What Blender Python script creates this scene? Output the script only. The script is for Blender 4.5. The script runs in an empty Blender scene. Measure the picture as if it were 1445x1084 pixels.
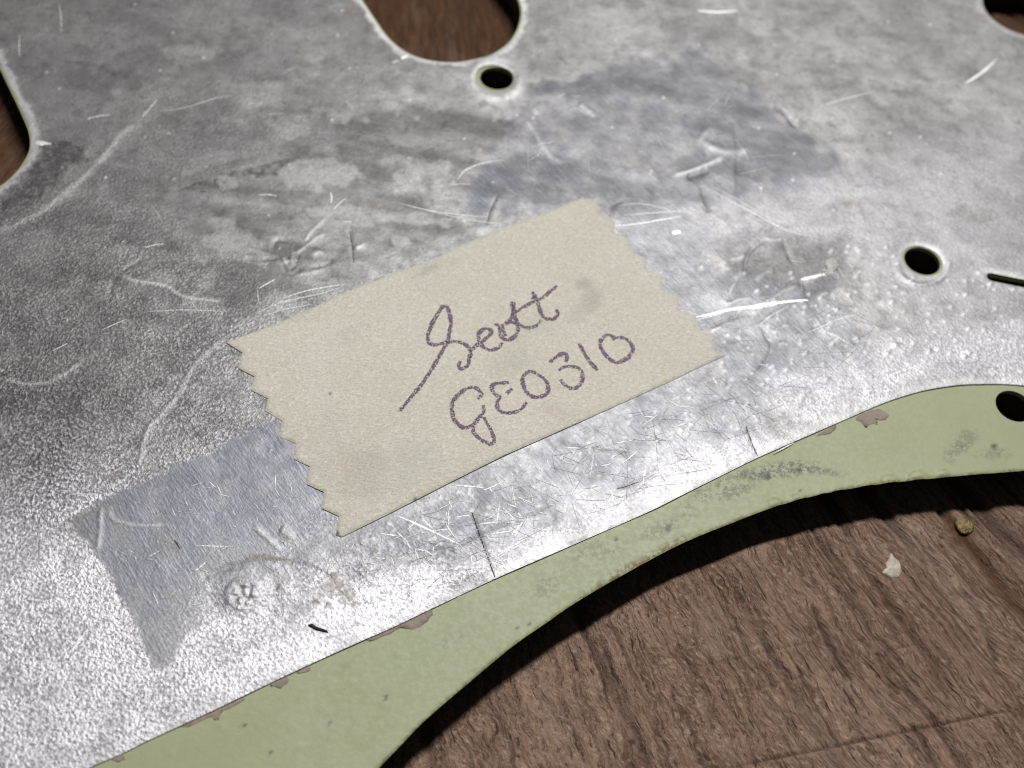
import bpy, math, random
import numpy as np
from mathutils import Matrix, Vector

# ------------------------------------------------------------------ scene, camera, light
sc = bpy.context.scene
sc.unit_settings.system = 'METRIC'
sc.unit_settings.scale_length = 0.01          # one unit is one centimetre
COL = sc.collection

F_PX, CX, CY, W_PX = 1653.0, 722.5, 542.0, 1445.0
v1 = np.array([4664 - CX, -1226 - CY, F_PX]); v2 = np.array([-1160 - CX, -2109 - CY, F_PX])
N = np.cross(v1, v2); N /= np.linalg.norm(N)
if N[1] > 0: N = -N
D0 = 7.378
FW = np.array([0, 0, 1.0])
YA = FW - N * (FW @ N); YA /= np.linalg.norm(YA)
XA = np.cross(YA, N)
O = FW * (D0 / -(N @ FW))                      # where the optical axis meets the sheet
CAMLOC = np.array([-(O @ XA), -(O @ YA), -(O @ N)])

cam = bpy.data.cameras.new('camera'); camo = bpy.data.objects.new('camera', cam); COL.objects.link(camo)
R = Matrix(((XA[0], -XA[1], -XA[2]), (YA[0], -YA[1], -YA[2]), (N[0], -N[1], -N[2])))
camo.matrix_world = Matrix.Translation(Vector(CAMLOC)) @ R.to_4x4()
cam.sensor_width = 36.0; cam.lens = F_PX / W_PX * 36.0
cam.clip_start = 0.05; cam.clip_end = 500
sc.camera = camo
cam.dof.use_dof = True
cam.dof.focus_distance = 8.4
cam.dof.aperture_fstop = 0.40

world = bpy.data.worlds.new('World'); sc.world = world; world.use_nodes = True
bg = world.node_tree.nodes['Background']
bg.inputs['Color'].default_value = (0.93, 0.96, 1.0, 1); bg.inputs['Strength'].default_value = 0.024

def strip_lamp(name, d, along, dist, length, width, power, color):
    """a long workshop tube lamp hanging over the bench"""
    l = bpy.data.lights.new(name, 'AREA'); l.shape = 'RECTANGLE'; l.size = length; l.size_y = width; l.energy = power; l.color = color
    o = bpy.data.objects.new(name, l); COL.objects.link(o)
    z = Vector(d).normalized(); x = Vector(along); x = (x - z * x.dot(z)).normalized(); y = z.cross(x)
    m = Matrix((x, y, z)).transposed().to_4x4(); m.translation = z * dist
    o.matrix_world = m
    return o
strip_lamp('bench_tube_lamp', (.08, .46, .88), (.57, .24, -.17), 75, 27, 5, 50000, (1.0, 0.98, 0.955))
sc.view_settings.view_transform = 'Standard'; sc.view_settings.look = 'None'
sc.cycles.filter_width = 1.1
sc.view_settings.exposure = 0.0; sc.view_settings.gamma = 1.0

# ------------------------------------------------------------------ helpers
def P(x, y, z=0.0):
    """point of the photograph -> plane coordinates (cm) at height z"""
    r = np.array([x - CX, y - CY, F_PX]); d = np.array([r @ XA, r @ YA, r @ N])
    t = (z - CAMLOC[2]) / d[2]
    p = CAMLOC + d * t
    return (float(p[0]), float(p[1]))
def trace(x, y):
    """plane coordinates -> tracing coordinates in which the marks were measured"""
    q = np.stack([x - CAMLOC[0], y - CAMLOC[1], np.full_like(x, -CAMLOC[2])])
    c = np.stack([XA[i] * q[0] + YA[i] * q[1] + N[i] * q[2] for i in range(3)])
    return CX + F_PX * c[0] / c[2], CY + F_PX * c[1] / c[2]
def Q(ox, oy, s, pts): return [(ox + x * s, oy + y * s) for x, y in pts]
def smooth(pts, n=6, closed=False):
    pts = [np.array(p, float) for p in pts]; out = []; m = len(pts)
    rng = range(m) if closed else range(m - 1)
    for i in rng:
        if closed: a, b, c, d = pts[i - 1], pts[i], pts[(i + 1) % m], pts[(i + 2) % m]
        else: a, b, c, d = pts[max(i - 1, 0)], pts[i], pts[i + 1], pts[min(i + 2, m - 1)]
        for k in range(n):
            t = k / n
            out.append(0.5 * ((2 * b) + (c - a) * t + (2 * a - 5 * b + 4 * c - d) * t * t + (3 * b - a - 3 * c + d) * t ** 3))
    if not closed: out.append(pts[-1])
    return [tuple(p) for p in out]
_T = {}
def vn(x, y, seed=0):
    """value noise 0..1"""
    if seed not in _T: _T[seed] = np.random.default_rng(seed + 11).random((256, 256))
    T = _T[seed]
    xi = np.floor(x).astype(np.int64); yi = np.floor(y).astype(np.int64)
    fx = x - xi; fy = y - yi
    fx = fx * fx * fx * (fx * (fx * 6 - 15) + 10); fy = fy * fy * fy * (fy * (fy * 6 - 15) + 10)
    a, b = xi & 255, yi & 255; c, d = (xi + 1) & 255, (yi + 1) & 255
    return (T[a, b] * (1 - fx) + T[c, b] * fx) * (1 - fy) + (T[a, d] * (1 - fx) + T[c, d] * fx) * fy
def fbm(x, y, seed=0, octv=4):
    s = 0; a = 0.5; t = 0
    for k in range(octv):
        s = s + a * vn(x * 2 ** k + 17.3 * k, y * 2 ** k - 9.1 * k, seed + k); t += a; a *= 0.5
    return s / t
def ss(a, b, x):
    t = np.clip((x - a) / (b - a), 0, 1); return t * t * (3 - 2 * t)
def line_dist(U, V, pts, reach):
    """distance to a polyline (inf beyond reach) and arc position 0..1"""
    d = np.full(U.shape, 1e9); s = np.zeros(U.shape); L = [0]
    for i in range(len(pts) - 1): L.append(L[-1] + math.dist(pts[i], pts[i + 1]))
    for i in range(len(pts) - 1):
        (ax, ay), (bx, by) = pts[i], pts[i + 1]
        k = np.nonzero((U > min(ax, bx) - reach) & (U < max(ax, bx) + reach) & (V > min(ay, by) - reach) & (V < max(ay, by) + reach))[0]
        if not len(k): continue
        ex, ey = bx - ax, by - ay; l2 = ex * ex + ey * ey + 1e-12
        t = np.clip(((U[k] - ax) * ex + (V[k] - ay) * ey) / l2, 0, 1)
        dd = np.hypot(U[k] - ax - t * ex, V[k] - ay - t * ey)
        m = dd < d[k]; kk = k[m]; d[kk] = dd[m]; s[kk] = (L[i] + t[m] * (L[i + 1] - L[i])) / max(L[-1], 1e-9)
    return d, s
def poly_sd(U, V, pts, reach=60):
    """signed distance (positive inside) to a polygon, clipped at -reach outside"""
    xs = [p[0] for p in pts]; ys = [p[1] for p in pts]
    sd = np.full(U.shape, -float(reach))
    k = np.nonzero((U > min(xs) - reach) & (U < max(xs) + reach) & (V > min(ys) - reach) & (V < max(ys) + reach))[0]
    u, v = U[k], V[k]; d = np.full(u.shape, 1e9); ins = np.zeros(u.shape, bool); m = len(pts)
    for i in range(m):
        (ax, ay), (bx, by) = pts[i], pts[(i + 1) % m]
        ex, ey = bx - ax, by - ay
        t = np.clip(((u - ax) * ex + (v - ay) * ey) / (ex * ex + ey * ey + 1e-12), 0, 1)
        d = np.minimum(d, np.hypot(u - ax - t * ex, v - ay - t * ey))
        c = ((ay > v) != (by > v)) & (u < ex * (v - ay) / (ey if ey else 1e-12) + ax)
        ins ^= c
    sd[k] = np.where(ins, d, -d)
    return sd

class Sheet:
    """a thick sheet with a crisp traced outline and holes, its upper face a fine grid"""
    def __init__(s, xs, ys, loops):
        s.xs, s.ys = xs, ys; nx, ny = len(xs), len(ys)
        X, Y = np.meshgrid(xs, ys); s.shape = (ny, nx)
        ins = np.zeros((ny, nx), bool)
        near = np.full((ny, nx), 1e9); NX = X.copy(); NY = Y.copy(); NL = np.full((ny, nx), -1)
        for li, lp in enumerate(loops):
            a = np.array(lp); b = np.roll(a, -1, 0)
            for j in range(ny):
                y = ys[j]; c = (a[:, 1] > y) != (b[:, 1] > y)
                if c.any():
                    xc = np.sort((b[c, 0] - a[c, 0]) * (y - a[c, 1]) / (b[c, 1] - a[c, 1]) + a[c, 0])
                    ins[j] ^= (np.searchsorted(xc, xs) & 1).astype(bool)
            for p, q in zip(a, b):
                i0 = max(np.searchsorted(xs, min(p[0], q[0])) - 7, 0); i1 = min(np.searchsorted(xs, max(p[0], q[0])) + 7, nx)
                j0 = max(np.searchsorted(ys, min(p[1], q[1])) - 7, 0); j1 = min(np.searchsorted(ys, max(p[1], q[1])) + 7, ny)
                if i1 <= i0 or j1 <= j0: continue
                x = X[j0:j1, i0:i1]; y = Y[j0:j1, i0:i1]; e = q - p
                t = np.clip(((x - p[0]) * e[0] + (y - p[1]) * e[1]) / (e @ e + 1e-15), 0, 1)
                px = p[0] + t * e[0]; py = p[1] + t * e[1]; d = np.hypot(x - px, y - py)
                m = d < near[j0:j1, i0:i1]
                near[j0:j1, i0:i1][m] = d[m]; NX[j0:j1, i0:i1][m] = px[m]; NY[j0:j1, i0:i1][m] = py[m]; NL[j0:j1, i0:i1][m] = li
        cell = ins[:-1, :-1] | ins[1:, :-1] | ins[:-1, 1:] | ins[1:, 1:]
        idx = np.arange(nx * ny).reshape(ny, nx)
        qd = np.stack([idx[:-1, :-1][cell], idx[:-1, 1:][cell], idx[1:, 1:][cell], idx[1:, :-1][cell]], 1)
        out = ~ins
        X[out] = NX[out]; Y[out] = NY[out]; near[out] = 0
        used = np.unique(qd); remap = np.full(nx * ny, -1); remap[used] = np.arange(len(used))
        s.q = remap[qd]; s.x = X.ravel()[used]; s.y = Y.ravel()[used]; s.d = near.ravel()[used]; s.loop = NL.ravel()[used]
        e = np.concatenate([s.q[:, [0, 1]], s.q[:, [1, 2]], s.q[:, [2, 3]], s.q[:, [3, 0]]])
        key = np.sort(e, 1); kk = key[:, 0].astype(np.int64) * (len(used) + 1) + key[:, 1]
        _, first, cnt = np.unique(kk, return_index=True, return_counts=True)
        s.edge = e[first[cnt == 1]]
        bv = np.unique(s.edge)
        for lp in loops:                                             # keep the sharp corners sharp
            a = np.array(lp); u = a - np.roll(a, 1, 0); v = np.roll(a, -1, 0) - a
            ang = np.abs(np.arctan2(u[:, 0] * v[:, 1] - u[:, 1] * v[:, 0], (u * v).sum(1)))
            for p in a[ang > 0.6]:
                k = bv[np.argmin((s.x[bv] - p[0]) ** 2 + (s.y[bv] - p[1]) ** 2)]; s.x[k], s.y[k] = p
        s.used = used
        s.z = np.zeros(len(used))
    def sampler(s):
        G = np.full(s.shape[0] * s.shape[1], 0.0); G[s.used] = s.z; G = G.reshape(s.shape)
        def f(x, y):
            i = min(max(int(np.searchsorted(s.xs, x)), 1), len(s.xs) - 1); j = min(max(int(np.searchsorted(s.ys, y)), 1), len(s.ys) - 1)
            fx = (x - s.xs[i - 1]) / (s.xs[i] - s.xs[i - 1]); fy = (y - s.ys[j - 1]) / (s.ys[j] - s.ys[j - 1])
            fx = min(max(fx, 0), 1); fy = min(max(fy, 0), 1)
            return float((G[j - 1, i - 1] * (1 - fx) + G[j - 1, i] * fx) * (1 - fy) + (G[j, i - 1] * (1 - fx) + G[j, i] * fx) * fy)
        return f
    def build(s, name, mat, zbot, undercut=None, attrs=None, parent=None, core=None, ply=0.0):
        n = len(s.x); a, b = s.edge[:, 0], s.edge[:, 1]
        bv = np.unique(s.edge); m = len(bv); loc = np.full(n, -1); loc[bv] = np.arange(m)
        nx = np.zeros(m); ny = np.zeros(m)
        ex, ey = s.x[b] - s.x[a], s.y[b] - s.y[a]
        for k in (a, b):
            np.add.at(nx, loc[k], ey); np.add.at(ny, loc[k], -ex)
        l = np.hypot(nx, ny) + 1e-12; nx /= l; ny /= l
        uc = np.zeros(m)
        if undercut: uc = np.where(s.loop[bv] == 0, undercut, 0.0)
        vx = np.concatenate([s.x, s.x[bv], s.x[bv] - nx * uc]); vy = np.concatenate([s.y, s.y[bv], s.y[bv] - ny * uc])
        vz = np.concatenate([s.z, s.z[bv], np.full(m, zbot)])
        ring = lambda p, q: np.stack([p + loc[b], p + loc[a], q + loc[a], q + loc[b]], 1)
        if core:
            f = ply / abs(zbot - GUARD_Z)
            for i, (ex_, ey_) in enumerate(((0, 0),)):
                mx = np.concatenate([s.x[bv] - nx * uc * f] * 2); my = np.concatenate([s.y[bv] - ny * uc * f] * 2)
            vx = np.concatenate([vx, mx]); vy = np.concatenate([vy, my]); vz = np.concatenate([vz, np.tile(s.z[bv] - ply, 2)])
            sk = np.concatenate([ring(n, n + 2 * m), ring(n + 3 * m, n + m)])
        else:
            sk = ring(n, n + m)
        faces = np.concatenate([s.q, sk])
        me = bpy.data.meshes.new(name)
        me.vertices.add(len(vx)); me.vertices.foreach_set('co', np.stack([vx, vy, vz], 1).astype(np.float32).ravel())
        me.loops.add(faces.size); me.loops.foreach_set('vertex_index', faces.astype(np.int32).ravel())
        me.polygons.add(len(faces)); me.polygons.foreach_set('loop_start', np.arange(0, faces.size, 4, dtype=np.int32))
        me.polygons.foreach_set('use_smooth', np.ones(len(faces), bool))
        me.update(calc_edges=True)
        for an, arr in (attrs or {}).items():
            full = np.concatenate([arr] + [arr[bv]] * ((len(vx) - n) // m)).astype(np.float32)
            at = me.attributes.new(an, 'FLOAT_COLOR', 'POINT'); at.data.foreach_set('color', full.ravel())
        me.materials.append(mat)
        if core:
            me.materials.append(core); mi = np.zeros(len(faces), np.int32); mi[-len(s.edge):] = 1
            me.polygons.foreach_set('material_index', mi)
        o = bpy.data.objects.new(name, me); COL.objects.link(o)
        if parent: o.parent = parent
        return o
def axis(lo, hi, h, far_lo, far_hi, g=1.35):
    a = list(np.arange(lo, hi + h / 2, h)); s = h
    while a[-1] < far_hi: s *= g; a.append(a[-1] + s)
    s = h; l = []
    x = lo
    while x > far_lo: s *= g; x -= s; l.append(x)
    return np.array(l[::-1] + a)

def mesh_obj(name, verts, faces, mat, parent=None, flat=False):
    me = bpy.data.meshes.new(name); me.from_pydata(verts, [], faces); me.materials.append(mat)
    if not flat: me.polygons.foreach_set('use_smooth', [True] * len(me.polygons))
    me.update()
    o = bpy.data.objects.new(name, me); COL.objects.link(o)
    if parent: o.parent = parent
    return o
def thing(name, label, cat, loc=(0, 0, 0), group=None):
    o = bpy.data.objects.new(name, None); COL.objects.link(o); o.empty_display_size = 0.5; o.location = loc
    o['label'] = label; o['category'] = cat
    if group: o['group'] = group
    return o

# ------------------------------------------------------------------ material helper
class Mat:
    def __init__(s, name):
        s.m = bpy.data.materials.new(name); s.m.use_nodes = True; s.t = s.m.node_tree; s.n = s.t.nodes
        s.b = s.n['Principled BSDF']; s.out = s.n['Material Output']
    def node(s, ty, **kw):
        x = s.n.new(ty)
        for k, v in kw.items(): setattr(x, k, v)
        return x
    def link(s, a, b): s.t.links.new(a, b)
    def put(s, sock, v):
        if hasattr(v, 'is_output'): s.link(v, sock)
        else: sock.default_value = v
    def coords(s, sx=1, sy=1, sz=1, rot=0.0):
        g = s.node('ShaderNodeTexCoord'); m = s.node('ShaderNodeMapping'); s.link(g.outputs['Object'], m.inputs['Vector'])
        m.inputs['Scale'].default_value = (sx, sy, sz)
        if rot:
            m0 = s.node('ShaderNodeMapping'); m0.inputs['Rotation'].default_value = (0, 0, rot)
            s.link(g.outputs['Object'], m0.inputs['Vector']); s.link(m0.outputs[0], m.inputs['Vector'])
        return m.outputs[0]
    def noise(s, vec, scale, detail=3, rough=0.55, dist=0.0, dim='3D'):
        x = s.node('ShaderNodeTexNoise'); x.noise_dimensions = dim
        s.link(vec, x.inputs['Vector'])
        x.inputs['Scale'].default_value = scale; x.inputs['Detail'].default_value = detail; x.inputs['Roughness'].default_value = rough
        x.inputs['Distortion'].default_value = dist
        return x.outputs['Fac']
    def voro(s, vec, scale, feature='F1', out='Distance'):
        x = s.node('ShaderNodeTexVoronoi'); x.feature = feature; s.link(vec, x.inputs['Vector']); x.inputs['Scale'].default_value = scale
        return x.outputs[out]
    def ramp(s, v, a, b, lo=0.0, hi=1.0):
        x = s.node('ShaderNodeMapRange'); x.interpolation_type = 'SMOOTHSTEP'
        s.put(x.inputs['Value'], v); x.inputs['From Min'].default_value = a; x.inputs['From Max'].default_value = b
        x.inputs['To Min'].default_value = lo; x.inputs['To Max'].default_value = hi
        return x.outputs['Result']
    def math(s, op, a, b=0.0):
        x = s.node('ShaderNodeMath', operation=op); s.put(x.inputs[0], a); s.put(x.inputs[1], b); return x.outputs[0]
    def mix(s, f, a, b, mode='MIX'):
        x = s.node('ShaderNodeMix', data_type='RGBA', blend_type=mode); s.put(x.inputs[0], f); s.put(x.inputs[6], a); s.put(x.inputs[7], b); return x.outputs[2]
    def attr(s, name):
        x = s.node('ShaderNodeAttribute', attribute_name=name); sp = s.node('ShaderNodeSeparateColor'); s.link(x.outputs['Color'], sp.inputs[0])
        return sp.outputs[0], sp.outputs[1], sp.outputs[2], x.outputs['Alpha']
    def bump(s, h, dist, strength=1.0, normal=None):
        x = s.node('ShaderNodeBump'); s.put(x.inputs['Strength'], strength); x.inputs['Distance'].default_value = dist
        s.put(x.inputs['Height'], h)
        if normal is not None: s.link(normal, x.inputs['Normal'])
        return x.outputs[0]
    def set(s, **kw):
        for k, v in kw.items(): s.put(s.b.inputs[k.replace('_', ' ')], v)
        return s.m
def rgb(r, g, b): return (r, g, b, 1.0)

GUARD_Z, WOOD_Z, TAPE_Z = -0.012, -0.30, 0.012

# tape axes: long edge direction in the plane
_a, _b = np.array(P(325, 483)), np.array(P(838, 281)); TAX = (_b - _a) / np.linalg.norm(_b - _a)
TANG = math.atan2(TAX[1], TAX[0])
_a, _b = np.array(P(1161, 881, WOOD_Z)), np.array(P(1205, 952, WOOD_Z)); GR = (_b - _a) / np.linalg.norm(_b - _a)
GANG = math.atan2(GR[1], GR[0])

# ------------------------------------------------------------------ materials
def mat_wood():
    M = Mat('weathered_wood')
    tc = M.node('ShaderNodeTexCoord'); xyz = M.node('ShaderNodeSeparateXYZ'); M.link(tc.outputs['Object'], xyz.inputs[0])
    yc = M.math('MINIMUM', M.math('MAXIMUM', xyz.outputs[1], -6.0), 8.0)
    qq = M.math('MULTIPLY', M.math('ADD', xyz.outputs[0], 2.83), M.math('EXPONENT', M.math('MULTIPLY', yc, 0.12)))
    cmb = M.node('ShaderNodeCombineXYZ'); M.link(M.math('MULTIPLY', xyz.outputs[1], 1.15), cmb.inputs[0]); M.link(qq, cmb.inputs[1]); c0 = cmb.outputs[0]
    w1 = M.noise(c0, 1.6, 3, 0.6); w2 = M.noise(c0, 9.0, 2, 0.5)
    qw = M.math('ADD', qq, M.math('ADD', M.math('MULTIPLY', M.math('SUBTRACT', w1, .5), .22), M.math('MULTIPLY', M.math('SUBTRACT', w2, .5), .035)))
    cmb2 = M.node('ShaderNodeCombineXYZ'); M.link(M.math('MULTIPLY', xyz.outputs[1], 1.15), cmb2.inputs[0]); M.link(qw, cmb2.inputs[1]); c = cmb2.outputs[0]
    def st(sx, sy):
        m = M.node('ShaderNodeMapping'); m.inputs['Scale'].default_value = (sx, sy, 1); M.link(c, m.inputs['Vector']); return m.outputs[0]
    big = M.noise(st(0.35, 2.2), 1.0, 4, 0.6, 0.4)
    fib = M.noise(st(2.4, 15), 1.0, 5, 0.68, 0.25)
    fine = M.noise(st(11, 46), 1.0, 4, 0.7, 0.2)
    speck = M.noise(st(22, 36), 1.0, 5, 0.75, 0.5)
    wr, wg, wb, wa = M.attr('wear')
    col = M.mix(M.ramp(big, 0.3, 0.7), rgb(.26, .15, .115), rgb(.42, .285, .235))
    col = M.mix(M.ramp(fib, 0.40, 0.60), M.mix(0.42, col, rgb(.07, .036, .022)), M.mix(0.25, col, rgb(.55, .42, .36)))
    col = M.mix(M.ramp(fine, 0.50, 0.62, 0, 0.55), col, rgb(.40, .315, .27))
    col = M.mix(M.ramp(fine, 0.45, 0.34, 0, 0.85), col, rgb(.05, .03, .02))
    col = M.mix(M.ramp(speck, 0.53, 0.62, 0, 0.7), col, rgb(.56, .45, .39))
    pores = M.noise(st(3.2, 40), 1.0, 2, 0.55)
    col = M.mix(M.ramp(speck, 0.44, 0.34, 0, 0.65), col, rgb(.07, .042, .03))
    col = M.mix(M.ramp(pores, 0.37, 0.31, 0, 0.8), col, rgb(.03, .018, .012))
    lines = M.noise(st(.5, 24), 1.0, 2, 0.5, .15); col = M.mix(M.ramp(lines, 0.385, 0.345, 0, 0.5), col, rgb(.06, .032, .02))
    lite = M.noise(st(.7, 9), 1.3, 4, 0.6); col = M.mix(M.ramp(lite, 0.54, 0.68, 0, 0.5), col, rgb(.48, .34, .275))
    col = M.mix(1.0, col, rgb(.98, .90, .79), 'MULTIPLY')
    col = M.mix(M.math('MULTIPLY', wr, 0.95), col, rgb(.045, .024, .015))
    col = M.mix(wg, col, M.mix(M.ramp(fib, .35, .65), rgb(.085, .036, .014), rgb(.16, .072, .030)))
    col = M.mix(M.math('MULTIPLY', wb, 0.35), col, rgb(.46, .36, .30))
    h = M.math('ADD', M.math('MULTIPLY', fib, 1.0), M.math('ADD', M.math('MULTIPLY', fine, 0.55), M.math('MULTIPLY', speck, 0.35)))
    nrm = M.bump(h, 0.045, 1.0)
    return M.set(Base_Color=col, Roughness=M.ramp(fine, 0.3, 0.7, 0.28, 0.44), Normal=nrm, Specular_IOR_Level=0.5)

def mat_plastic():
    M = Mat('mint_green_plastic')
    c = M.coords()
    wr, wg, wb, wa = M.attr('wear')
    n1 = M.noise(c, 1.1, 4, 0.6); n2 = M.noise(c, 7, 5, 0.65); n3 = M.noise(c, 26, 4, 0.6); n4 = M.noise(c, 70, 2)
    col = M.mix(M.ramp(n1, 0.3, 0.7), rgb(.385, .422, .24), rgb(.42, .45, .27))
    col = M.mix(M.ramp(n2, 0.52, 0.75, 0, 0.16), col, rgb(.285, .315, .215))
    col = M.mix(M.math('MULTIPLY', wr, M.ramp(n3, 0.42, 0.56)), col, rgb(.16, .17, .135))
    col = M.mix(M.math('MULTIPLY', wr, M.ramp(n4, 0.52, 0.62, 0, 0.8)), col, rgb(.07, .07, .06))
    col = M.mix(M.math('MULTIPLY', wg, M.ramp(n3, 0.38, 0.56, 0.15, 1.0)), col, rgb(.17, .115, .03))
    col = M.mix(wa, col, rgb(.035, .03, .02))
    sp = M.voro(c, 30); 
    col = M.mix(M.math('MULTIPLY', M.ramp(sp, 0.07, 0.02), M.ramp(n2, 0.5, 0.6, 0, .9)), col, rgb(.10, .10, .07))
    h = M.math('ADD', M.math('MULTIPLY', n3, 0.7), M.math('ADD', M.math('MULTIPLY', n4, 0.3), M.math('MULTIPLY', n2, 0.8)))
    nrm = M.bump(h, 0.0032, 0.6)
    return M.set(Base_Color=col, Roughness=M.ramp(n3, 0.35, 0.65, 0.46, 0.54), Normal=nrm, Specular_IOR_Level=0.4)

def mat_metal():
    M = Mat('tarnished_aluminium')
    c = M.coords()
    cb = M.coords(7, 75, 1, -(TANG + math.pi / 2))          # fine rolling lines across the tape direction
    cb2 = M.coords(5, 60, 1, -(TANG + math.pi / 2 + 0.22))
    wr, wg, wb, wa = M.attr('wear')        # tarnish, grain, blue film, bare
    tr, tg, tb, ta = M.attr('tint')        # brown residue, pale film, lamp glare painted in white
    g1 = M.noise(c, 34, 2, 0.5, 0.3); g2 = M.noise(c, 52, 1, 0.5); g3 = M.noise(c, 110, 2, 0.6)
    br = M.noise(cb, 1.0, 2, 0.5); br2 = M.noise(cb2, 1.0, 2, 0.5)
    s1 = M.noise(c, 1.3, 5, 0.62, 0.6); s2 = M.noise(c, 5.5, 5, 0.65, 0.5); s3 = M.noise(c, 30, 4, 0.7)
    vo = M.voro(M.coords(1, 1, .01), 34); vb = M.ramp(vo, 0.62, 0.10)
    G = M.math('ADD', M.math('MULTIPLY', vb, 0.18), M.math('ADD', M.math('MULTIPLY', g1, 0.80), M.math('MULTIPLY', g2, 0.55)))   # about 0.35 .. 1.05
    base = M.mix(M.ramp(s1, 0.3, 0.7), rgb(.25, .246, .254), rgb(.345, .342, .345))
    base = M.mix(M.ramp(s2, 0.5, 0.72, 0, .5), base, rgb(.16, .157, .16))
    s4 = M.noise(c, 13, 6, 0.72, 0.8)
    base = M.mix(M.ramp(s4, 0.47, 0.36, 0, .55), base, rgb(.135, .13, .135)); base = M.mix(M.ramp(s4, 0.55, 0.68, 0, .5), base, rgb(.46, .455, .46))
    base = M.mix(M.ramp(s3, 0.52, 0.70, 0, .5), base, rgb(.46, .455, .45))
    base = M.mix(M.math('MULTIPLY', wb, 0.85), base, M.mix(M.ramp(s2, .3, .7), rgb(.138, .150, .188), rgb(.208, .224, .27)))
    base = M.mix(M.math('MULTIPLY', wb, M.ramp(M.math('MAXIMUM', br, br2), 0.56, 0.72, 0, .5)), base, rgb(.48, .50, .56))
    base = M.mix(M.math('MULTIPLY', wb, M.ramp(M.math('MINIMUM', br, br2), 0.46, 0.30, 0, .55)), base, rgb(.09, .094, .11))
    base = M.mix(M.math('MULTIPLY', wr, M.ramp(s3, 0.25, 0.75, 0.7, 1.0)), base, rgb(.072, .069, .07))
    base = M.mix(M.math('MULTIPLY', tg, M.ramp(s4, .35, .6, .25, .7)), base, rgb(.42, .415, .405))
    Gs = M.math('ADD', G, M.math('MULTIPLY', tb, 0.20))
    base = M.mix(M.math('MULTIPLY', tb, 0.75), base, rgb(.47, .463, .508))  # whitens the base where glare is painted in
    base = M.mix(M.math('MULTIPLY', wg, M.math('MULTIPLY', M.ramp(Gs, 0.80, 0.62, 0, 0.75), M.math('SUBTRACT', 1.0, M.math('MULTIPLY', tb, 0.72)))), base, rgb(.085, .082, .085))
    base = M.mix(M.math('MULTIPLY', M.math('MULTIPLY', wg, M.math('ADD', tb, 0.14)), M.ramp(Gs, 0.80, 0.92, 0, 1)), base, rgb(.72, .70, .745))  # grain tops whitened, most of all in the painted glare zones
    base = M.mix(M.math('MULTIPLY', tr, M.ramp(s3, 0.40, 0.60, 0.2, 1)), base, rgb(.20, .16, .115))
    base = M.mix(M.math('MULTIPLY', wa, 0.8), base, rgb(.74, .74, .74))
    rough = M.math('ADD', M.ramp(s2, 0.3, 0.7, 0.47, 0.56), M.math('MULTIPLY', wr, 0.05))
    rough = M.math('SUBTRACT', rough, M.math('ADD', M.math('MULTIPLY', wa, -0.12), M.math('MULTIPLY', wg, -0.03)))
    h = M.math('MULTIPLY', wg, M.math('SUBTRACT', M.math('ADD', M.math('MULTIPLY', G, 0.36), M.math('MULTIPLY', g3, 0.14)), 0.32))
    h = M.math('ADD', h, M.math('ADD', M.math('MULTIPLY', br, 0.045), M.math('MULTIPLY', br2, 0.045)))
    h = M.math('ADD', h, M.math('MULTIPLY', s3, 0.12))
    nrm = M.bump(h, 0.02, 1.0)
    metal = M.math('SUBTRACT', 0.93, M.math('MAXIMUM', M.math('MULTIPLY', tr, 0.7), M.math('MULTIPLY', tg, 0.35)))
    return M.set(Base_Color=base, Metallic=metal, Roughness=rough, Normal=nrm)

def mat_bare():
    M = Mat('bare_scratched_aluminium')
    n = M.noise(M.coords(), 40, 3)
    a = M.attr('fresh')
    return M.set(Base_Color=M.mix(a[0], rgb(.47, .47, .485), rgb(.70, .70, .69)), Metallic=0.9, Roughness=M.math('SUBTRACT', .56, M.math('MULTIPLY', a[0], .04)), Normal=M.bump(n, 0.01, 0.6))
def mat_simple(name, col, rough, col2=None, scale=12, bump=0.006, alpha=None, metallic=0.0):
    M = Mat(name); c = M.coords(); n = M.noise(c, scale, 4, 0.65); n2 = M.noise(c, scale * 4, 3, 0.6)
    k = M.mix(M.ramp(n, 0.35, 0.65), rgb(*col), rgb(*(col2 or [v * 0.7 for v in col])))
    return M.set(Base_Color=k, Roughness=rough, Metallic=metallic, Normal=M.bump(M.math('ADD', n, M.math('MULTIPLY', n2, 0.5)), bump, 0.8))
def mat_tape():
    M = Mat('aged_masking_tape')
    cx = M.coords(13, 30, 10, -(TANG + 0.5)); c = M.coords()
    cy = M.coords(14, 32, 10, -(TANG - 0.35))
    f1 = M.noise(cx, 1.5, 4, 0.62, 0.5); f2 = M.noise(cy, 1.8, 3, 0.6, 0.5); n1 = M.noise(c, 1.6, 4, 0.6); n2 = M.noise(c, 55, 3, 0.6)
    wr, wg, wb, wa = M.attr('wear')
    col = M.mix(M.ramp(n1, 0.3, 0.7), rgb(.69, .66, .56), rgb(.76, .73, .635))
    fl = M.ramp(M.math('MAXIMUM', f1, f2), 0.52, 0.70)
    col = M.mix(M.math('MULTIPLY', fl, 0.8), col, rgb(.92, .89, .78))
    col = M.mix(M.ramp(n2, 0.54, 0.30, 0, 0.6), col, rgb(.54, .495, .38))
    col = M.mix(wr, col, rgb(.40, .41, .35)); col = M.mix(wg, col, rgb(.47, .40, .355))
    col = M.mix(wb, col, rgb(.10, .09, .07))
    h = M.math('ADD', f1, M.math('ADD', f2, M.math('MULTIPLY', n2, 0.5)))
    return M.set(Base_Color=col, Roughness=0.55, Normal=M.bump(h, 0.007, 0.9), Specular_IOR_Level=0.5)
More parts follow.
